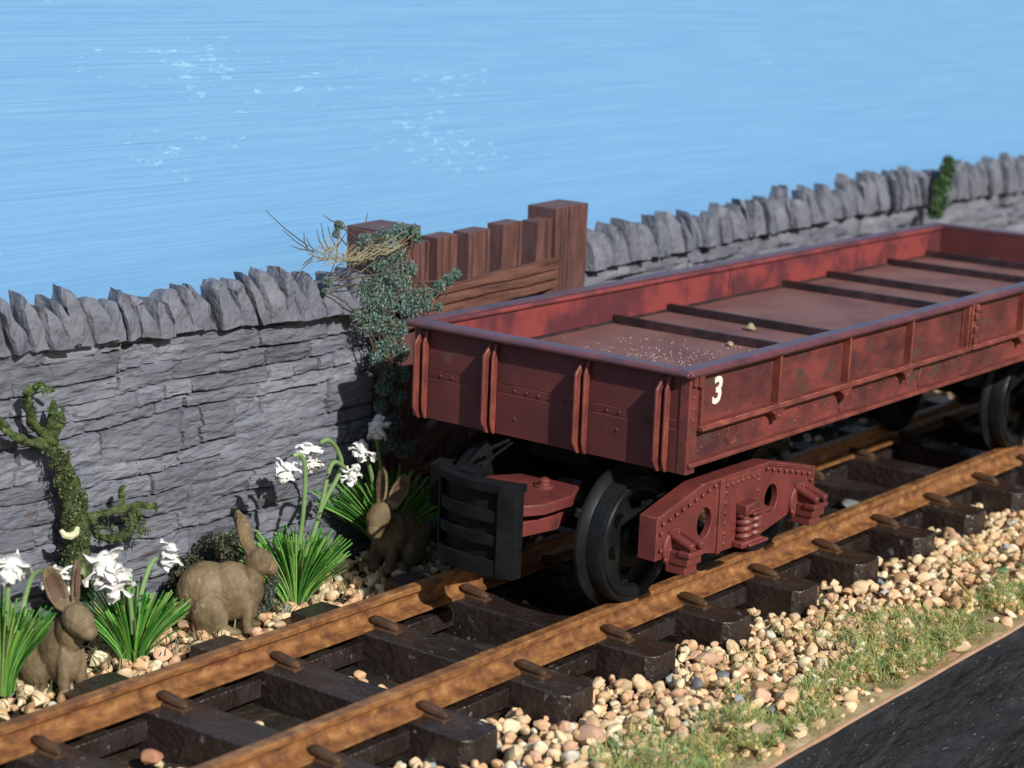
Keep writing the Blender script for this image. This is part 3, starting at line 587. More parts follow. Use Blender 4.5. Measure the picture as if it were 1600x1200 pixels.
# coupler and slotted buffer plate
mb = M(); mb.prism([(16.35,-1.0),(17.0,-1.35),(18.2,-1.35),(19.1,-.9),(19.1,.9),(18.2,1.45),(17.0,1.45),(16.35,1.1)], 2.55, 2.85, 'z')
mb.prism([(16.4,-.9),(17.8,-1.15),(18.6,-.9),(18.6,.9),(16.4,.9)], 1.95, 2.35, 'z'); mb.box(17.2, 18.2, -.6, .6, 2.3, 2.6)
cp = mb.build('coupler', m_bogie, wg, bevel=.035)
mb = M(); mb.lathe([(.26,0),(.26,.05),(.16,.06),(.15,.2),(.06,.26)], (18.35, -.3, 2.85), 'z', 18); mb.build('coupler_bolt', m_bogie, cp)
mb = M()
def arc(y, off=0): return 15.75+off+.20*y*y
def bar(z0, z1, o0, o1, ya=-1.12, yb=1.50):
    n = 14; vs = []
    for k in range(n+1):
        y = ya+(yb-ya)*k/n
        vs += [(arc(y,o0), y, z0), (arc(y,o1), y, z0), (arc(y,o1), y, z1), (arc(y,o0), y, z1)]
    mb.add(vs, [(k*4+j, k*4+(j+1)%4, k*4+4+(j+1)%4, k*4+4+j) for k in range(n) for j in range(4)]+[(0,1,2,3),(n*4+3,n*4+2,n*4+1,n*4)])
bar(1.03, 3.40, .20, .34)
bar(3.22, 3.44, -.02, .50); bar(2.42, 2.72, .03, .22); bar(1.80, 2.08, .03, .22); bar(1.00, 1.42, .0, .24)
bar(1.0, 3.43, -.05, .28, -1.18, -.72); bar(1.0, 3.43, .0, .3, 1.46, 1.54)
cb = mb.build('buffer_plate', m_buf, cp, bevel=.03)
mb = M(); mb.tube([(16.3,.9,3.42),(17.2,.95,3.75),(18.3,.9,3.9)], .05, 8); mb.tube([(16.3,.3,3.42),(17.0,.5,3.7),(18.0,.55,3.95)], .035, 8); mb.box(16.2, 16.9, .35, .95, 3.42, 3.5)
mb.build('coupler_rod', m_black, cp)

# crumbs on the deck
for k, (x, y, s_) in enumerate(((29.9, .55, .16), (27.25, -.35, .11))):
    mb = M(); mb.lathe([(s_*.6,0),(s_,s_*.5),(s_*.7,s_*1.2),(s_*.1,s_*1.6)], (x, y, 5.44), 'z', 9); o = mb.build('ballast_crumb', m_straw); roughen(o, .05, 6, k)
    tag(o, ('larger pale crumb of grit on the wagon deck between the first two battens' if k == 0 else 'smaller pale crumb of grit against the first batten of the wagon deck'), 'crumb', 'grit crumbs on the deck')
mb = M()
for k in range(420):
    x = random.gauss(23.6, 1.9); y = random.gauss(-.2, 1.6); r_ = random.uniform(.008, .024)
    if not (19 < x < 27.5 and abs(y) < 4): continue
    mb.lathe([(r_,0),(r_*.6,r_)], (x, y, 5.45), 'z', 5)
tag(mb.build('grit', m_grit), 'scatter of fine pale grit on the front end of the wagon deck', 'grit', kind='stuff')

# ------------------------------------------------------------------ gravel
def ico(sub):
    bm = bmesh.new(); bmesh.ops.create_icosphere(bm, subdivisions=sub, radius=1); v = np.array([tuple(x.co) for x in bm.verts]); f = np.array([[q.index for q in p.verts] for p in bm.faces]); bm.free(); return v, f
bases = []
for k in range(14):
    v, f = ico(2 if k < 14 else 1); v2 = v*(np.array([1, rng.uniform(.6,.95), rng.uniform(.5,.8)]))
    # facet by clipping with random planes
    for q in range(9):
        d = rng.normal(size=3); d /= np.linalg.norm(d); h = rng.uniform(.38,.7); s_ = v2@d; over = np.clip(s_-h, 0, None); v2 = v2-over[:,None]*d*.9
    v2 += .06*np.stack([fbm(v[:,0]*1.7+k, v[:,1]*1.7+j*9, v[:,2]*1.7, k, 2) for j in range(3)], 1)
    bases.append((v2, f))
PAL = [((.74,.47,.28),7),((.80,.58,.38),7),((.66,.39,.23),3),((.82,.68,.49),3),((.70,.50,.32),5),((.48,.28,.16),1.2),((.42,.42,.43),.45),((.15,.16,.19),.2),((.64,.58,.50),.5),((.74,.43,.30),2)]
pw = np.array([p[1] for p in PAL]); pw = pw/pw.sum(); PC = np.array([p[0] for p in PAL])
HG = {}
def height(x, y): return HG.get((int(math.floor(x/.16)), int(math.floor(y/.16))), None)
def gz(x, y): return GZ + (.12*min(1, max(0, (y-3.5)/2)))
acc_v, acc_f, acc_c, nb = [], [], [], 0
def add_peb(x, y, s, zoff=0, col=None, sink=.32):
    global nb
    cells = []
    rr_ = s*.7; st = .16; i0, i1 = int((x-rr_)//st), int((x+rr_)//st); j0, j1 = int((y-rr_)//st), int((y+rr_)//st)
    for i in range(i0, i1+1):
        for j in range(j0, j1+1): cells.append((i,j))
    hs = [HG.get(c, gz(x,y)) for c in cells]; base = sum(hs)/len(hs)*.8+max(hs)*.2
    v, f = bases[rng.integers(len(bases))]
    R = Euler((rng.uniform(-.7,.7), rng.uniform(-.7,.7), rng.uniform(0,6.28))).to_matrix(); R = np.array(R)
    vv = (v*s*np.array([1, rng.uniform(.8,1.1), 1]))@R.T + np.array([x, y, base+s*(.62-sink)+zoff])
    acc_v.append(vv); acc_f.append(f+nb); nb += len(vv)
    c = PC[rng.choice(len(PC), p=pw)] if col is None else np.array(col)
    c = np.clip(c*np.array([1.03,1.06,.98])*rng.uniform(.88,1.14), 0, .88); acc_c.append(np.repeat(c[None], len(vv), 0))
    for c_ in cells: HG[c_] = max(HG.get(c_, gz(x,y)), min(base+s*.75, GZ+.85))
def sleeper_block(x, y, m=.12):
    if abs(y) > 4.65: return False
    k = (x-px0)/pitch; d = abs(k-round(k))*pitch
    return d < .66+m
cnt = 0
for k in range(12500):
    x = rng.uniform(4, 62); y = -rng.uniform(3.1, 8.95)
    if x > 40 and rng.random() < .5: continue
    dens = 1.0 if y > -7.2 else max(.30, 1-(-7.2-y)/2.0)
    if x > 24: dens *= 1.0 if y > -6.2 else .5
    if rng.random() > dens or sleeper_block(x, y): continue
    if y > -4.4 and rng.random() < .55: continue
    s = rng.choice([.10,.15,.20,.25,.33], p=[.22,.36,.27,.12,.03])*rng.uniform(.82,1.12)
    if height(x, y) is not None and height(x, y) > GZ+.36: continue
    add_peb(x, y, s)
for k in range(2300):      # behind the far rail
    x = rng.uniform(-3, 26); y = rng.uniform(4.7, 7.9)
    if x > 19 and rng.random() < .5: continue
    if rng.random() > (1 if y < 6.7 else .4): continue
    if height(x, y) is not None and height(x, y) > GZ+.4: continue
    add_peb(x, y, rng.choice([.13,.20,.28], p=[.4,.4,.2])*rng.uniform(.85,1.15))
for k in range(500):
    x = rng.uniform(-3, 22); y = rng.uniform(2.9, 4.6)
    if sleeper_block(x, y): continue
    add_peb(x, y, rng.uniform(.14,.24))
for (cx, cy, n_, rad) in [(9.0,-.6,12,.5),(8.7,.5,7,.4),(12.5,.2,9,.5),(13.1,-.6,7,.35),(5.2,-.6,22,.8),(5.6,-1.5,10,.5),(12.7,1.3,4,.3),(16.4,-.2,5,.4),(20.0,1.0,5,.4),(30,5.2,14,1.0),(38,5.0,14,1)]:
    for k in range(n_):
        x = cx+rng.normal()*rad; y = cy+rng.normal()*rad
        if sleeper_block(x, y, .2): continue
        add_peb(x, y, rng.uniform(.12,.26))
for k in range(140):      # far blurred bed
    add_peb(rng.uniform(28, 60), rng.uniform(4.8, 7.5), rng.uniform(.15,.3))
V = np.concatenate(acc_v); F = np.concatenate(acc_f); Cc = np.concatenate(acc_c)
me = bpy.data.meshes.new('gravel'); me.from_pydata([tuple(v) for v in V.tolist()], [], F.tolist())
at = me.color_attributes.new('tint', 'FLOAT_COLOR', 'POINT'); at.data.foreach_set('color', np.concatenate([Cc, np.ones((len(Cc),1))], 1).astype(np.float32).ravel())
me.polygons.foreach_set('use_smooth', [True]*len(me.polygons)); me.set_sharp_from_angle(angle=math.radians(34)); me.materials.append(m_peb)
o = bpy.data.objects.new('gravel', me); C.objects.link(o); tag(o, 'peach and cream ballast gravel spread along both sides of the track', 'gravel', kind='stuff')
# larger stones, things of their own
def big_stone(x, y, z, s, col, label, rot=0, sq=(1,.7,.6)):
    v, f = bases[int(abs(x*7)) % 14]; mb = M(); mb.tint = col
    R = np.array(Euler((.15,.1,rot)).to_matrix()); vv = (v*s*np.array(sq))@R.T+np.array([x,y,z]); mb.add(vv.tolist(), f.tolist())
    o = mb.build('pebble', m_peb); tag(o, label, 'pebble', 'larger stones in the ballast'); return o

def at_px(u, v, ax, val):
    Rm = Euler((1.35646, -0.04011, -0.912246)).to_matrix(); d = Rm @ Vector(((u-800)/3170.676, -(v-600)/3170.676, -1)); c = Vector((-23.4141, -30.8284, 16.8318))   # fixed survey station, turns measured sight lines into world points
    return c + d*((val-c[ax])/d[ax])
def bs(u, v, s, col, label, rot=0, sq=(1,.75,.6), z=-1.15):
    p = at_px(u, v, 2, z); big_stone(p.x, p.y, z, s, col, label, rot, sq)
bs(925, 1150, .62, (.60,.36,.24), 'large pinkish brown stone right beside the sleeper end at the bottom edge', .6, z=-1.2)
bs(1105, 1030, .48, (.58,.36,.23), 'long rounded brown stone leaning on a sleeper end below the wheel', -.5, (1,.5,.55))
bs(1110, 1120, .26, (.06,.065,.09), 'black pebble lying in the grass below the sleepers', 0, z=-1.1)
bs(1155, 1092, .24, (.36,.38,.42), 'smooth blue grey pebble on top of the ballast', .3, z=-1.1)
bs(1190, 1140, .40, (.60,.42,.29), 'pink boulder in the green grass patch right of the black pebble', .2, z=-1.1)
bs(1345, 950, .34, (.60,.40,.27), 'flat buff stone topping the heap beside the fourth visible sleeper end', .8, z=-.95)
bs(1245, 1138, .22, (.74,.58,.40), 'isolated cream pebble near the edge of the board', .2, z=-1.25)
bs(237, 1183, .42, (.52,.24,.14), 'reddish brown stone between the rails at the bottom left', .9, z=-1.15)
bs(1335, 790, .95, (.30,.31,.33), 'pale grey slab lying between the rails behind the right axle box', .3, (1,.8,.25), z=-1.1)
bs(140, 925+55, .2, (.5,.32,.2), 'small brown stone beside the front rabbit', .4, z=-1.1)
bs(286, 975, .30, (.50,.34,.22), 'rough tan stone behind the tail of the crouching rabbit', 1.2, z=-1.0)
bs(437, 985-8, .30, (.70,.48,.31), 'squarish buff stone at the foot of the tall snowdrop tuft', .3, z=-1.1)

p = at_px(1567, 889, 2, -1.1); mb = M(); vs = [(p.x+.30*math.cos(a)*(1 if k%2 else .75), p.y+.26*math.sin(a)*(1 if k%2 else .75), p.z+.05*math.sin(3*a)) for k, a in enumerate(np.linspace(0, 2*math.pi, 15)[:-1])]
mb.add([(p.x, p.y, p.z+.06)]+vs, [(0, 1+k, 1+(k+1)%14) for k in range(14)]); m_fl = mat('fallen leaf', [(.05,.14,.05),(.09,.20,.07)], 2); o = mb.build('fallen_leaf', m_fl); o.modifiers.new('thick', 'SOLIDIFY').thickness = .02; tag(o, 'single small dark green leaf lying on the gravel at the right edge', 'leaf')
mb = M(); mb.tube([at_px(1492,905,2,-1.05), at_px(1505,918,2,-.98), at_px(1518,932,2,-1.05)], [.03,.05,.03], 5); m_ys = mat('yellow stalk', [(.5,.36,.08),(.65,.5,.14)], 2); tag(mb.build('yellow_stalk', m_ys), 'short bright yellow stalk lying on the gravel left of the green leaf', 'straw')
# ------------------------------------------------------------------ fibre grass near the board edge
def fibres(n, region, hmin, hmax, cols_, wd=.018):
    mb = M()
    for k in range(n):
        x, y, z = region()
        a = random.uniform(0, 6.28); h = random.uniform(hmin, hmax); lean = random.uniform(.7, 2.6); b_ = a+random.uniform(-1,1)
        d = Vector((math.cos(a), math.sin(a), 0)); d2 = Vector((math.cos(b_), math.sin(b_), 0)); p0 = Vector((x, y, z)); p1 = p0+d*h*lean*.3+Vector((0,0,h*.55)); p2 = p1+d2*h*lean*.45+Vector((0,0,h*random.uniform(-.1,.45)))
        s = Vector((-d.y, d.x, 0))*wd; mb.tint = tuple(c*random.uniform(.8,1.2) for c in random.choice(cols_))
        mb.add([p0-s, p0+s, p1+s*.8, p1-s*.8, p2+s*.3, p2-s*.3], [(0,1,2,3),(3,2,4,5)])
    return mb
GC = [(.62,.60,.18),(.66,.56,.22),(.38,.52,.16),(.48,.50,.14),(.34,.48,.14),(.14,.36,.14),(.62,.56,.22),(.20,.42,.20),(.56,.56,.22),(.62,.48,.26)]
def reg():
    while True:
        x = random.uniform(8, 60); t_ = random.random()
        y = -8.95+abs(random.gauss(0, 1.5))
        if y > -4.9: continue
        if x < 45 or random.random() < .5:
            if float(vn(x*.55, y*.9, 0, 77)) > (-.25 if y < -7.4 else .12): 
                h = height(x, y); return x, y, (h if h is not None else gz(x,y))-.08
tag(fibres(24000, reg, .12, .36, GC, .013).build('grass', m_grassf, recalc=False, angle=180), 'fine yellow green static grass growing among the gravel along the board edge', 'grass', kind='stuff')
def reg2():
    x = random.uniform(2, 22); y = random.uniform(5.0, 8.0); h = height(x,y); return x, y, (h if h is not None else gz(x,y))-.06
tag(fibres(1100, reg2, .15, .45, [(.30,.26,.12),(.42,.40,.18),(.12,.16,.06),(.25,.28,.2)]).build('grass', m_grassf, recalc=False, angle=180), 'sparse dry grass wisps on the gravel strip along the foot of the wall', 'grass', kind='stuff')

# ------------------------------------------------------------------ foliage clumps
def leaf_cloud(mb, pts, n, size, cols_, spread):
    for k in range(n):
        c, r_ = random.choice(pts); d = Vector((random.gauss(0,1), random.gauss(0,1), random.gauss(0,1))).normalized()*r_*random.random()**.45*spread
        p = Vector(c)+d; s = size*random.uniform(.5,1.3); R = Euler((random.uniform(0,6.28), random.uniform(0,6.28), random.uniform(0,6.28))).to_matrix()
        mb.tint = tuple(q*random.uniform(.7,1.25) for q in random.choice(cols_))
        vs = [p+R@Vector(q)*s for q in ((-1,0,.2),(-.2,-.55,0),(.9,-.1,.25),(-.1,.6,0))]; mb.add(vs, [(0,1,2),(0,2,3)])
IV = [(.16,.25,.21),(.21,.31,.27),(.11,.18,.15),(.28,.38,.33),(.15,.22,.16)]
iv = thing('ivy_bush', (21, 7.6, GZ), 'straggling blue green ivy trailing down over the left gate post', 'plant')
mb = M(); path = []
def blob_px(u, v, y, r_): p = at_px(u, v, 1, y); path.append(((p.x, p.y, p.z), r_))
for (u, v, y, r_) in [(600,372,7.8,.38),(625,360,7.9,.30),(645,362,7.8,.26),(570,378,7.9,.3),(530,352,7.9,.16),(525,365,7.9,.12),(615,395,7.7,.45),(590,405,7.7,.4),(605,430,7.6,.45),(580,450,7.6,.45),(625,440,7.5,.4),(645,465,7.3,.42),(610,470,7.4,.5),(585,480,7.5,.5),(640,485,7.2,.4),(665,462,7.2,.3),(685,448,7.1,.24),(700,438,7.05,.22),(712,428,7.0,.18),(640,420,7.5,.28),(650,370,7.7,.2),(600,505,7.4,.42),(622,515,7.2,.4),(575,510,7.6,.42),(605,540,7.3,.36),(625,550,7.1,.34),(590,560,7.4,.30),(610,580,7.3,.36),(628,585,7.1,.28),(600,605,7.4,.32),(620,620,7.3,.3),(595,635,7.5,.26),(615,660,7.5,.34),(600,690,7.6,.42),(630,700,7.5,.4),(665,478,7.0,.22),(685,480,6.9,.15),(512,440,7.8,.16),(508,455,7.8,.1),(555,490,7.8,.2)]: blob_px(u, v, y, r_)
leaf_cloud(mb, path, 17000, .05, IV, .9); mb.build('foliage', m_leaf, iv, recalc=False, smooth=False)
mb = M()
for k in range(70):
    a = Vector(random.choice(path)[0]); b_ = min((Vector(p[0]) for p in random.sample(path, 6)), key=lambda q: (q-a).length if (q-a).length > .3 else 99); m_ = (a+b_)/2+Vector((random.uniform(-.2,.2), random.uniform(-.3,.1), random.uniform(-.2,.2)))
    mb.tube([a, m_, b_], .022, 4)
mb.build('stem', m_twig, iv)
# straw nest at the top of the post
ns = thing('straw_bundle', (19.5, 7.8, 7.3), 'tangle of dry straw and dark twigs sticking out left of the ivy', 'straw')
mb = M(); m2_ = M()
def P(u, v, y=7.6): return at_px(u, v, 1, y)
for k in range(90):
    t_ = random.random(); c = P(500+110*t_+random.uniform(-10,10), 392+16*math.sin(t_*3.1)+random.gauss(0,6)-8*t_, 7.6+random.uniform(-.5,.5)); a = random.gauss(.15,.35); l = random.uniform(.5,1.5)
    d = Vector((math.cos(a), random.uniform(-.4,.4), math.sin(a)*.7+random.uniform(-.15,.3)))*l*.5
    mb.tube([c-d+Vector((0,0,.12)), c+Vector((0,0,-.06)), c+d+Vector((0,0,.12))], [.008,.014,.007], 4)
mb.build('straw', m_straw, ns)
for (a, b_) in [((415,329),(482,385)),((441,359),(490,395)),((502,349),(513,390)),((475,363),(480,388)),((478,370),(495,395)),((495,360),(508,392)),((512,352),(525,385)),((575,332),(573,352)),((504,335),(535,352)),((545,357),(525,392)),((472,415),(490,400)),((470,423),(488,405)),((454,384),(490,392)),((655,420),(640,440)),((522,420),(555,395)),((565,395),(588,365))]:
    m2_ = M(); m2_.tube([P(*a), (P(*a)+P(*b_))/2+Vector((0,.05,-.03)), P(*b_)], [.008,.016,.018], 5); m2_.build('twig', m_twig, ns)
# bush and moss cushions by the wall
def bush(loc_blobs, n, size, cols_, label, cat='bush', name='low_bush', m=m_leaf):
    mb = M(); leaf_cloud(mb, loc_blobs, n, size, cols_, 1.0); o = mb.build(name, m, None, recalc=False, smooth=False); tag(o, label, cat); return o
def bl(u, v, y, r_): p = at_px(u, v, 1, y); return ((p.x, p.y, max(p.z, GZ+.1)), r_)
DK = [(.16,.16,.10),(.05,.06,.03),(.08,.09,.05),(.11,.11,.06),(.035,.045,.03)]
bush([bl(330,860,7.6,.5),(bl(365,852,7.6,.55)),bl(300,890,7.5,.45),bl(350,885,7.5,.6),bl(320,905,7.3,.5),bl(385,880,7.5,.5),bl(280,910,7.4,.3)], 3200, .07, DK, 'dark olive bushy clump at the wall foot behind the crouching rabbit')
bush([bl(418,925,6.0,.26),bl(425,950,5.9,.28),bl(408,960,5.9,.22),bl(428,905,6.0,.16)], 1300, .05, [(.12,.14,.10),(.18,.20,.15),(.09,.11,.07)], 'small grey green foam clump between the crouching rabbit and the tall snowdrops')
bush([bl(640,905,5.5,.35),bl(670,890,5.6,.4),bl(650,925,5.0,.25),bl(700,880,5.5,.35)], 1000, .055, [(.12,.14,.11),(.18,.2,.16)], 'grey green foam clump in the shade left of the black buffer plate')
bush([bl(1478,268,7.5,.38),bl(1472,290,7.4,.42),bl(1470,315,7.3,.42),bl(1462,330,7.2,.35),bl(1482,252,7.6,.25)], 1100, .11, [(.06,.12,.04),(.10,.18,.06),(.045,.09,.03)], 'small green tuft hanging over the blurred right-hand wall', 'plant', 'wall_plant')
bush([bl(1420,640,6.2,.8),bl(1390,660,6.0,.7),bl(1330,680,5.4,.6),bl(1360,650,6.4,.7)], 1500, .12, [(.08,.14,.06),(.16,.2,.11)], 'blurred green clump behind the far rail, seen beneath the wagon', 'bush')
# mossy creeper on the wall
cr_ = thing('mossy_tree', tuple(P(122,930,7.7)), 'stunted mossy green tree trunk growing up against the left stone wall', 'tree')
def limb(name, pts, rads, seed, parent=cr_):
    q = []; rr = []
    for i in range(len(pts)-1):
        a, b_ = P(*pts[i]), P(*pts[i+1])
        for k in range(5): t_ = k/5; q.append(a.lerp(b_, t_)); rr.append(rads[i]+(rads[i+1]-rads[i])*t_)
    q.append(P(*pts[-1])); rr.append(rads[-1]); mb = M(); mb.tube(q, rr, 12); o = mb.build(name, m_moss, parent, angle=180); roughen(o, .085, 3.6, seed, sub=1); return o
limb('trunk', [(124,935,7.5),(123,880,7.55),(118,820,7.6),(116,780,7.65),(98,725,7.7),(80,690,7.75)], [.34,.31,.36,.30,.20,.15], 1)
limb('branch', [(80,692,7.75),(55,665,7.75),(42,640,7.75),(40,615,7.75),(58,600,7.7),(80,608,7.7)], [.15,.12,.11,.11,.10,.04], 2)
limb('branch', [(84,690,7.75),(84,655,7.7),(82,635,7.7),(80,626,7.7)], [.18,.15,.1,.03], 3)
limb('branch', [(86,672,7.7),(98,662,7.65),(97,640,7.65),(92,632,7.65)], [.1,.09,.07,.03], 4)
limb('branch', [(75,692,7.75),(40,692,7.75),(15,678,7.8),(0,660,7.8),(-8,655,7.8)], [.13,.11,.10,.09,.07], 5)
limb('branch', [(135,812,7.6),(160,803,7.6),(195,796,7.6),(225,788,7.6),(243,792,7.6),(244,800,7.6)], [.15,.11,.10,.09,.07,.04], 6)
limb('branch', [(190,797,7.6),(190,775,7.6),(193,760,7.6)], [.13,.12,.07], 7)
limb('branch', [(205,795,7.6),(210,815,7.6),(200,835,7.6),(170,840,7.65),(145,836,7.7)], [.13,.11,.12,.10,.06], 8)
mb = M(); tp = [(((P(124+random.uniform(-9,9), v, 7.2)).x, P(124, v, 7.2).y+random.uniform(0,.3), P(124, v, 7.2).z), .2) for v in range(780, 930, 10)]
tp += [(((P(118+random.uniform(-10,10)-(780-v)*.3, v, 7.35)).x, P(118, v, 7.35).y+random.uniform(0,.3), P(118, v, 7.35).z), .16) for v in range(700, 780, 10)]
leaf_cloud(mb, tp, 2600, .04, [(.05,.075,.02),(.10,.14,.045),(.27,.30,.15),(.06,.085,.025)], 1.1)
leaf_cloud(mb, [(tuple(P(160+random.uniform(-10,70), 815+random.uniform(-14,28), 7.5)), .14) for k in range(20)], 800, .04, [(.10,.15,.05),(.17,.22,.09)], 1.1)
leaf_cloud(mb, [(tuple(P(u, v, 7.5)), .12) for u, v in ((45,610),(60,602),(72,612),(88,650),(80,640),(20,680),(95,700),(102,730))], 500, .04, [(.10,.18,.05),(.17,.24,.09)], 1.1)
mb.build('moss', m_leaf, cr_, recalc=False, smooth=False)
mb = M(); mb.tube([P(95,828,7.1),P(100,836,7.05),P(110,838,7.0),P(119,833,7.0),P(121,824,7.05)], [.05,.09,.10,.09,.06], 8)
o = mb.build('bracket_fungus', m_cream, None); tag(o, 'small cream curved grub clinging to the mossy tree trunk', 'grub')

# ------------------------------------------------------------------ snowdrop tufts
def petal(mb, c, d, L_, W2, seed):
    """crumpled petal: small grid bent along its length"""
    d = Vector(d).normalized(); u = d.cross(Vector((.3,.2,1))).normalized(); n_ = d.cross(u); r = random.Random(seed); nn_ = 5; b0 = []
    vs = []
    for i in range(nn_+1):
        t_ = i/nn_; wd = W2*(math.sin(math.pi*min(1, t_*.8+.12)))*r.uniform(.8,1.15)
        for j in range(4):
            s = (j/3-.5)*2; vs.append(Vector(c)+d*L_*t_+u*s*wd+n_*(.35*L_*t_*t_*r.uniform(.5,1.4)+.3*wd*s*s+r.uniform(-.03,.03)))
    fs = [(i*4+j, i*4+j+1, i*4+j+5, i*4+j+4) for i in range(nn_) for j in range(3)]
    m0 = len(vs); off = n_*.035
    vs2 = vs+[v+off for v in vs]; fs2 = fs+[tuple(m0+q for q in reversed(f)) for f in fs]
    ringi = list(range(4))+[i*4+3 for i in range(1, nn_+1)]+[nn_*4+j for j in (2,1,0)]+[i*4 for i in range(nn_-1, 0, -1)]
    fs2 += [(ringi[k], ringi[(k+1)%len(ringi)], m0+ringi[(k+1)%len(ringi)], m0+ringi[k]) for k in range(len(ringi))]
    mb.add(vs2, fs2)
BL = [(.15,.42,.06),(.21,.54,.09),(.32,.64,.14),(.08,.28,.05),(.48,.70,.22),(.10,.34,.05)]
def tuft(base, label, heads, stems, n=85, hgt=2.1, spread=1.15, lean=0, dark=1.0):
    """base (u,v,y) pixel foot of the tuft; heads: list of (u,v,y,size); stems: list of pixel paths"""
    b_ = at_px(base[0], base[1], 1, base[2]); zb = GZ+.15; b_.z = max(b_.z, zb)
    t = thing('snowdrop_tuft', tuple(b_), label, 'flower', 'white snowdrop tufts along the wall')
    mb = M(); rv = Vector((.612,-.79,0)); dv = Vector((.79,.612,0))
    for k in range(int(n*2.1)):
        a = random.uniform(-1,1); q = random.uniform(-1,1); h = hgt*random.uniform(.70,1.04)*(1-.10*abs(a)); f0 = b_+rv*a*.26+dv*q*.2; f0.z = b_.z-.05
        pts = []; 
        for i in range(6):
            s = i/5; pts.append(f0+Vector((0,0,h*s*(1-.12*abs(a)*s)))+(rv*(a*spread+lean)+dv*q*spread*.5)*(s**1.6))
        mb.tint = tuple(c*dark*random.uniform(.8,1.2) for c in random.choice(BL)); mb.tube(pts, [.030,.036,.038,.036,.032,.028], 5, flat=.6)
    mb.build('leaf_blades', m_green, t, recalc=False, angle=60)
    for st in stems:
        pts = [at_px(u, v, 1, y) for u, v, y in st]; q = []
        for i in range(len(pts)-1):
            p0 = pts[max(i-1,0)]; p1 = pts[i]; p2 = pts[i+1]; p3 = pts[min(i+2,len(pts)-1)]
            for k in range(5):
                s = k/5; q.append(.5*((2*p1)+(-p0+p2)*s+(2*p0-5*p1+4*p2-p3)*s*s+(-p0+3*p1-3*p2+p3)*s**3))
        q.append(pts[-1]); mb = M(); mb.tint = (.30,.46,.18); mb.tube(q, [.062]*(len(q)-4)+[.058,.055,.055,.05], 8); mb.build('flower_stem', m_green, t)
    for (u, v, y, s) in heads:
        c = at_px(u, v, 1, y); mb = M(); r = random.Random(int(u*7+v))
        s *= 1.02
        for k in range(15):
            d = Vector((r.gauss(0,1), r.gauss(0,.8), r.gauss(-.15,.8))).normalized(); petal(mb, c+d*s*.08+Vector((0,0,r.uniform(-.1,.1)*s)), d, s*r.uniform(.40,.70), s*r.uniform(.20,.34), r.randrange(9999))
        mb.lathe([(.02*s,-.32*s),(.28*s,-.18*s),(.34*s,.02*s),(.24*s,.24*s),(.03*s,.32*s)], tuple(c), 'z', 9)
        o = mb.build('blossom', m_petal, t, angle=70); roughen(o, .10*s, 3.6, r.randrange(999))
    return t
tuft((2,1080,5.9), 'leftmost white snowdrop tuft, cut by the left edge of the photo', [(18,885,5.6,.72),(84,896,7.0,.62),(106,908,7.2,.42)], [[(8,1000,5.7),(12,930,5.6),(14,893,5.6)],[(28,1010,5.6),(38,940,5.7),(52,898,6.3),(68,893,6.8)]], hgt=2.5, spread=.95, lean=.0)
tuft((208,1036,5.7), 'short snowdrop tuft with low drooping flowers between two rabbits', [(162,878,5.6,.80),(182,908,5.4,.72),(265,860,5.7,.62)], [[(212,1000,5.5),(218,940,5.4),(232,890,5.5),(243,872,5.6)],[(208,990,5.5),(203,935,5.5),(195,905,5.5)]], hgt=2.15, spread=1.12)
tuft((462,948,5.9), 'tallest snowdrop tuft with long arching stems, in front of the shaded rabbit', [(447,733,5.7,.62),(480,700,5.9,.55),(486,722,6.0,.45),(550,740,5.7,.52)], [[(466,860,5.7),(474,800,5.6),(477,740,5.6),(471,712,5.6),(458,712,5.7)],[(480,865,5.7),(500,800,5.6),(513,740,5.6),(523,722,5.6),(540,731,5.65)],[(484,870,5.9),(500,800,5.95),(532,735,5.95),(528,705,5.95),(514,688,5.9),(500,692,5.9)]], n=140, hgt=2.3, spread=1.3, lean=-.02)
tuft((605,860,7.0), 'shaded snowdrop tuft at the wall foot behind the dark rabbit', [(590,667,6.9,.62),(566,702,6.9,.62)], [[(600,800,7.0),(596,740,7.0),(588,685,6.95)],[(590,800,7.0),(580,740,7.0),(572,715,6.95)]], n=120, hgt=2.5, spread=1.9, lean=-.1, dark=.8)  # dark dims the blade tint, painting in the shade around this tuft

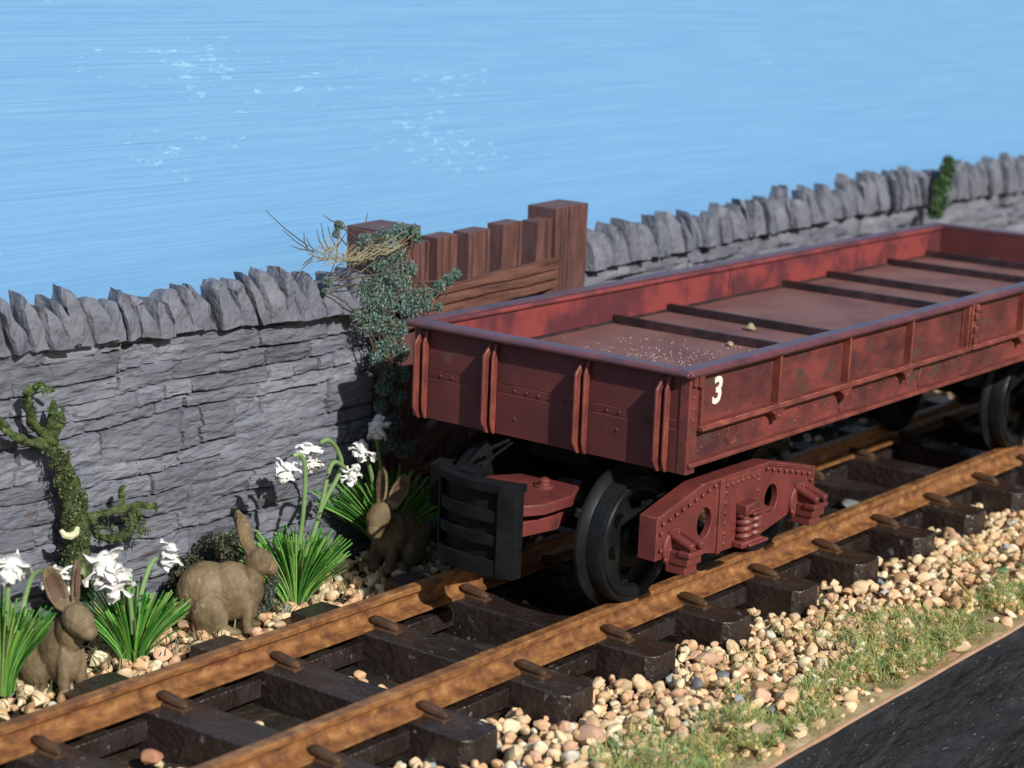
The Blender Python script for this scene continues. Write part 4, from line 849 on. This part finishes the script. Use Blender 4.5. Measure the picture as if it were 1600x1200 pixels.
# ------------------------------------------------------------------ rabbits
def rabbit(pos, heading, parts, ears, label, inner, sc3=(1,1,1)):
    """ellipsoids (centre, radii, rotation) fused by voxel remesh; local +X is forwards, +Y its left"""
    t = thing('rabbit_figurine', pos, label, 'rabbit', 'brown rabbit figurines by the wall'); t.rotation_euler = (0,0,heading); t.scale = sc3
    v, f = ico(3); mb = M()
    for c, r_, rot in parts:
        R = np.array(Euler(rot).to_matrix()); mb.add(((v*np.array(r_))@R.T+np.array(c)).tolist(), f.tolist())
    def ear_shell(base, tip, wd, thick, nrm, cup):
        base, tip, nrm = Vector(base), Vector(tip), Vector(nrm).normalized(); d = (tip-base); u = d.cross(nrm).normalized(); nn_ = 10; vs = []
        for i in range(nn_+1):
            s = i/nn_; w_ = wd*math.sin(math.pi*(s*.80+.12))**.6*(1 if s < .97 else .75)
            for j in range(7):
                q = (j/6-.5)*2; vs.append(base+d*s+u*q*w_-nrm*(cup*(1-q*q)*math.sin(math.pi*s)))
        m0 = len(vs); vs2 = vs+[p-nrm*thick for p in vs]
        fs = [(i*7+j, i*7+j+1, i*7+j+8, i*7+j+7) for i in range(nn_) for j in range(6)]; fs2 = fs+[tuple(m0+k for k in reversed(q)) for q in fs]
        ring = list(range(7))+[i*7+6 for i in range(1, nn_+1)]+[nn_*7+j for j in range(5,-1,-1)]+[i*7 for i in range(nn_-1,0,-1)]
        fs2 += [(ring[k], ring[(k+1)%len(ring)], m0+ring[(k+1)%len(ring)], m0+ring[k]) for k in range(len(ring))]
        return vs2, fs2, [p+nrm*.012 for p in vs], fs
    inn = []
    for e in ears:
        a, b_, c_, d_ = ear_shell(*e); mb.add(a, b_); inn.append((c_, d_))
    o = mb.build('body', m_rabbit, t, local=True, angle=180)
    rm = o.modifiers.new('remesh', 'REMESH'); rm.mode = 'VOXEL'; rm.voxel_size = .03; rm.use_smooth_shade = True
    sm = o.modifiers.new('smooth', 'SMOOTH'); sm.factor = .5; sm.iterations = 3
    tx = bpy.data.textures.new('fur', 'CLOUDS'); tx.noise_scale = .2; tx.noise_depth = 3; dp = o.modifiers.new('carving', 'DISPLACE'); dp.texture = tx; dp.strength = .05; dp.mid_level = .5; dp.texture_coords = 'LOCAL'
    if inner:
        for (vs, fs) in inn:
            # shrink towards the middle line for a darker inner panel
            q = []; 
            for i in range(11):
                row = vs[i*7:(i+1)*7]; c = row[3]
                for p in row: q.append(c+(p-c)*.62)
            q = [q[0*7+j] for j in range(0)] + q
            mb = M(); mb.add(q, fs[12:48]); mb.build('inner_ear', m_ear, t, local=True, angle=180, recalc=False)
    return t
D = math.radians
# crouching rabbit, seen from its side, facing right
p = at_px(352, 996, 1, 5.9)
body2 = [((-.60,0,.92),(.98,.62,.86),(0,0,0)),((.15,0,1.02),(.85,.52,.78),(0,-.05,0)),((.45,0,1.15),(.55,.42,.62),(0,-.2,0)),((.72,0,1.12),(.45,.38,.55),(0,-.5,0)),((1.02,0,1.82),(.50,.34,.36),(0,.28,0)),((1.36,0,1.68),(.28,.22,.22),(0,.3,0)),((.85,.0,1.5),(.36,.32,.45),(0,-.2,0)),
    ((-.42,-.56,.55),(.60,.30,.56),(0,.25,0)),((-.42,.56,.55),(.60,.30,.56),(0,.25,0)),((.62,0,.85),(.42,.42,.68),(0,-.1,0)),((.0,-.60,.14),(.58,.18,.15),(0,0,0)),((-.05,.48,.12),(.52,.18,.13),(0,0,0)),
    ((.72,-.28,.5),(.17,.16,.55),(0,.08,0)),((.72,.28,.5),(.17,.16,.55),(0,.08,0)),((.84,-.28,.10),(.28,.15,.11),(0,0,0)),((.84,.28,.10),(.28,.15,.11),(0,0,0)),((-1.5,0,.55),(.26,.22,.26),(0,0,0)),
    ((1.18,-.27,1.92),(.11,.06,.09),(0,0,0)),((1.18,.27,1.92),(.11,.06,.09),(0,0,0))]
ears2 = [((.82,-.12,2.02),(.45,-.34,3.12),.24,.10,(.55,-.8,.2),.08),((.80,.14,2.02),(.30,.30,3.05),.24,.10,(.55,.8,.2),.08)]
rabbit((p.x, p.y, GZ+.34), D(-50), body2, ears2, 'crouching brown rabbit in profile between two snowdrop tufts', False, (.84, 1, 1.06))
# front rabbit, three quarter view, sitting with both ears raised
p = at_px(92, 1050, 1, 5.8)
body1 = [((-.75,0,.85),(.85,.64,.82),(0,0,0)),((.0,0,.98),(.72,.52,.82),(0,-.5,0)),((.42,0,1.55),(.36,.36,.5),(0,-.2,0)),((.78,0,1.98),(.52,.37,.38),(0,.32,0)),((1.16,0,1.80),(.26,.25,.23),(0,.3,0)),
    ((.52,-.27,.68),(.18,.17,.68),(0,-.05,0)),((.52,.27,.68),(.18,.17,.68),(0,-.05,0)),((.62,-.27,.12),(.28,.17,.12),(0,0,0)),((.62,.27,.12),(.28,.17,.12),(0,0,0)),
    ((-.45,-.48,.52),(.58,.28,.52),(0,.2,0)),((-.45,.48,.52),(.58,.28,.52),(0,.2,0)),((-.02,-.52,.12),(.5,.17,.13),(0,0,0)),((-.02,.52,.12),(.5,.17,.13),(0,0,0)),((.92,-.29,2.06),(.11,.06,.09),(0,0,0)),((.92,.29,2.06),(.11,.06,.09),(0,0,0)),((-1.55,0,.5),(.25,.22,.25),(0,0,0))]
ears1 = [((.50,-.20,2.25),(.25,-.55,3.30),.27,.10,(.8,-.5,.25),.10),((.50,.20,2.25),(.28,.46,3.30),.26,.10,(.8,.55,.25),.10)]
rabbit((p.x, p.y, GZ+.25), D(-93), body1, ears1, 'sitting brown rabbit with upright ears nearest the track, head turned to the right', True, (.97, .92, 1.0))
# shaded rabbit behind the tall tuft, head to the left
p = at_px(600, 905, 1, 6.3)
body3 = [((-.7,0,.85),(.95,.68,.88),(0,0,0)),((.1,0,1.0),(.68,.5,.72),(0,-.4,0)),((.5,0,1.42),(.36,.34,.42),(0,0,0)),((.78,0,1.72),(.50,.37,.44),(0,.7,0)),((1.02,0,1.42),(.27,.25,.28),(0,.6,0)),
    ((.5,-.26,.6),(.17,.17,.6),(0,0,0)),((.5,.26,.6),(.17,.17,.6),(0,0,0)),((.6,-.26,.12),(.28,.16,.12),(0,0,0)),((.6,.26,.12),(.28,.16,.12),(0,0,0)),((-.4,-.5,.5),(.56,.28,.5),(0,.2,0)),((-.4,.5,.5),(.56,.28,.5),(0,.2,0)),((.92,-.3,1.78),(.11,.06,.09),(0,0,0)),((.92,.3,1.78),(.11,.06,.09),(0,0,0)),((-1.5,0,.5),(.25,.22,.25),(0,0,0))]
ears3 = [((.52,-.18,2.0),(.20,-.35,3.1),.24,.10,(.85,-.4,.25),.09),((.52,.2,2.0),(.35,.62,3.0),.25,.10,(.85,.3,.25),.10)]
rabbit((p.x+.35, p.y, GZ+.35), D(190), body3, ears3, 'brown rabbit half in the wagon shadow, its face lit, beside the tallest snowdrops', True)
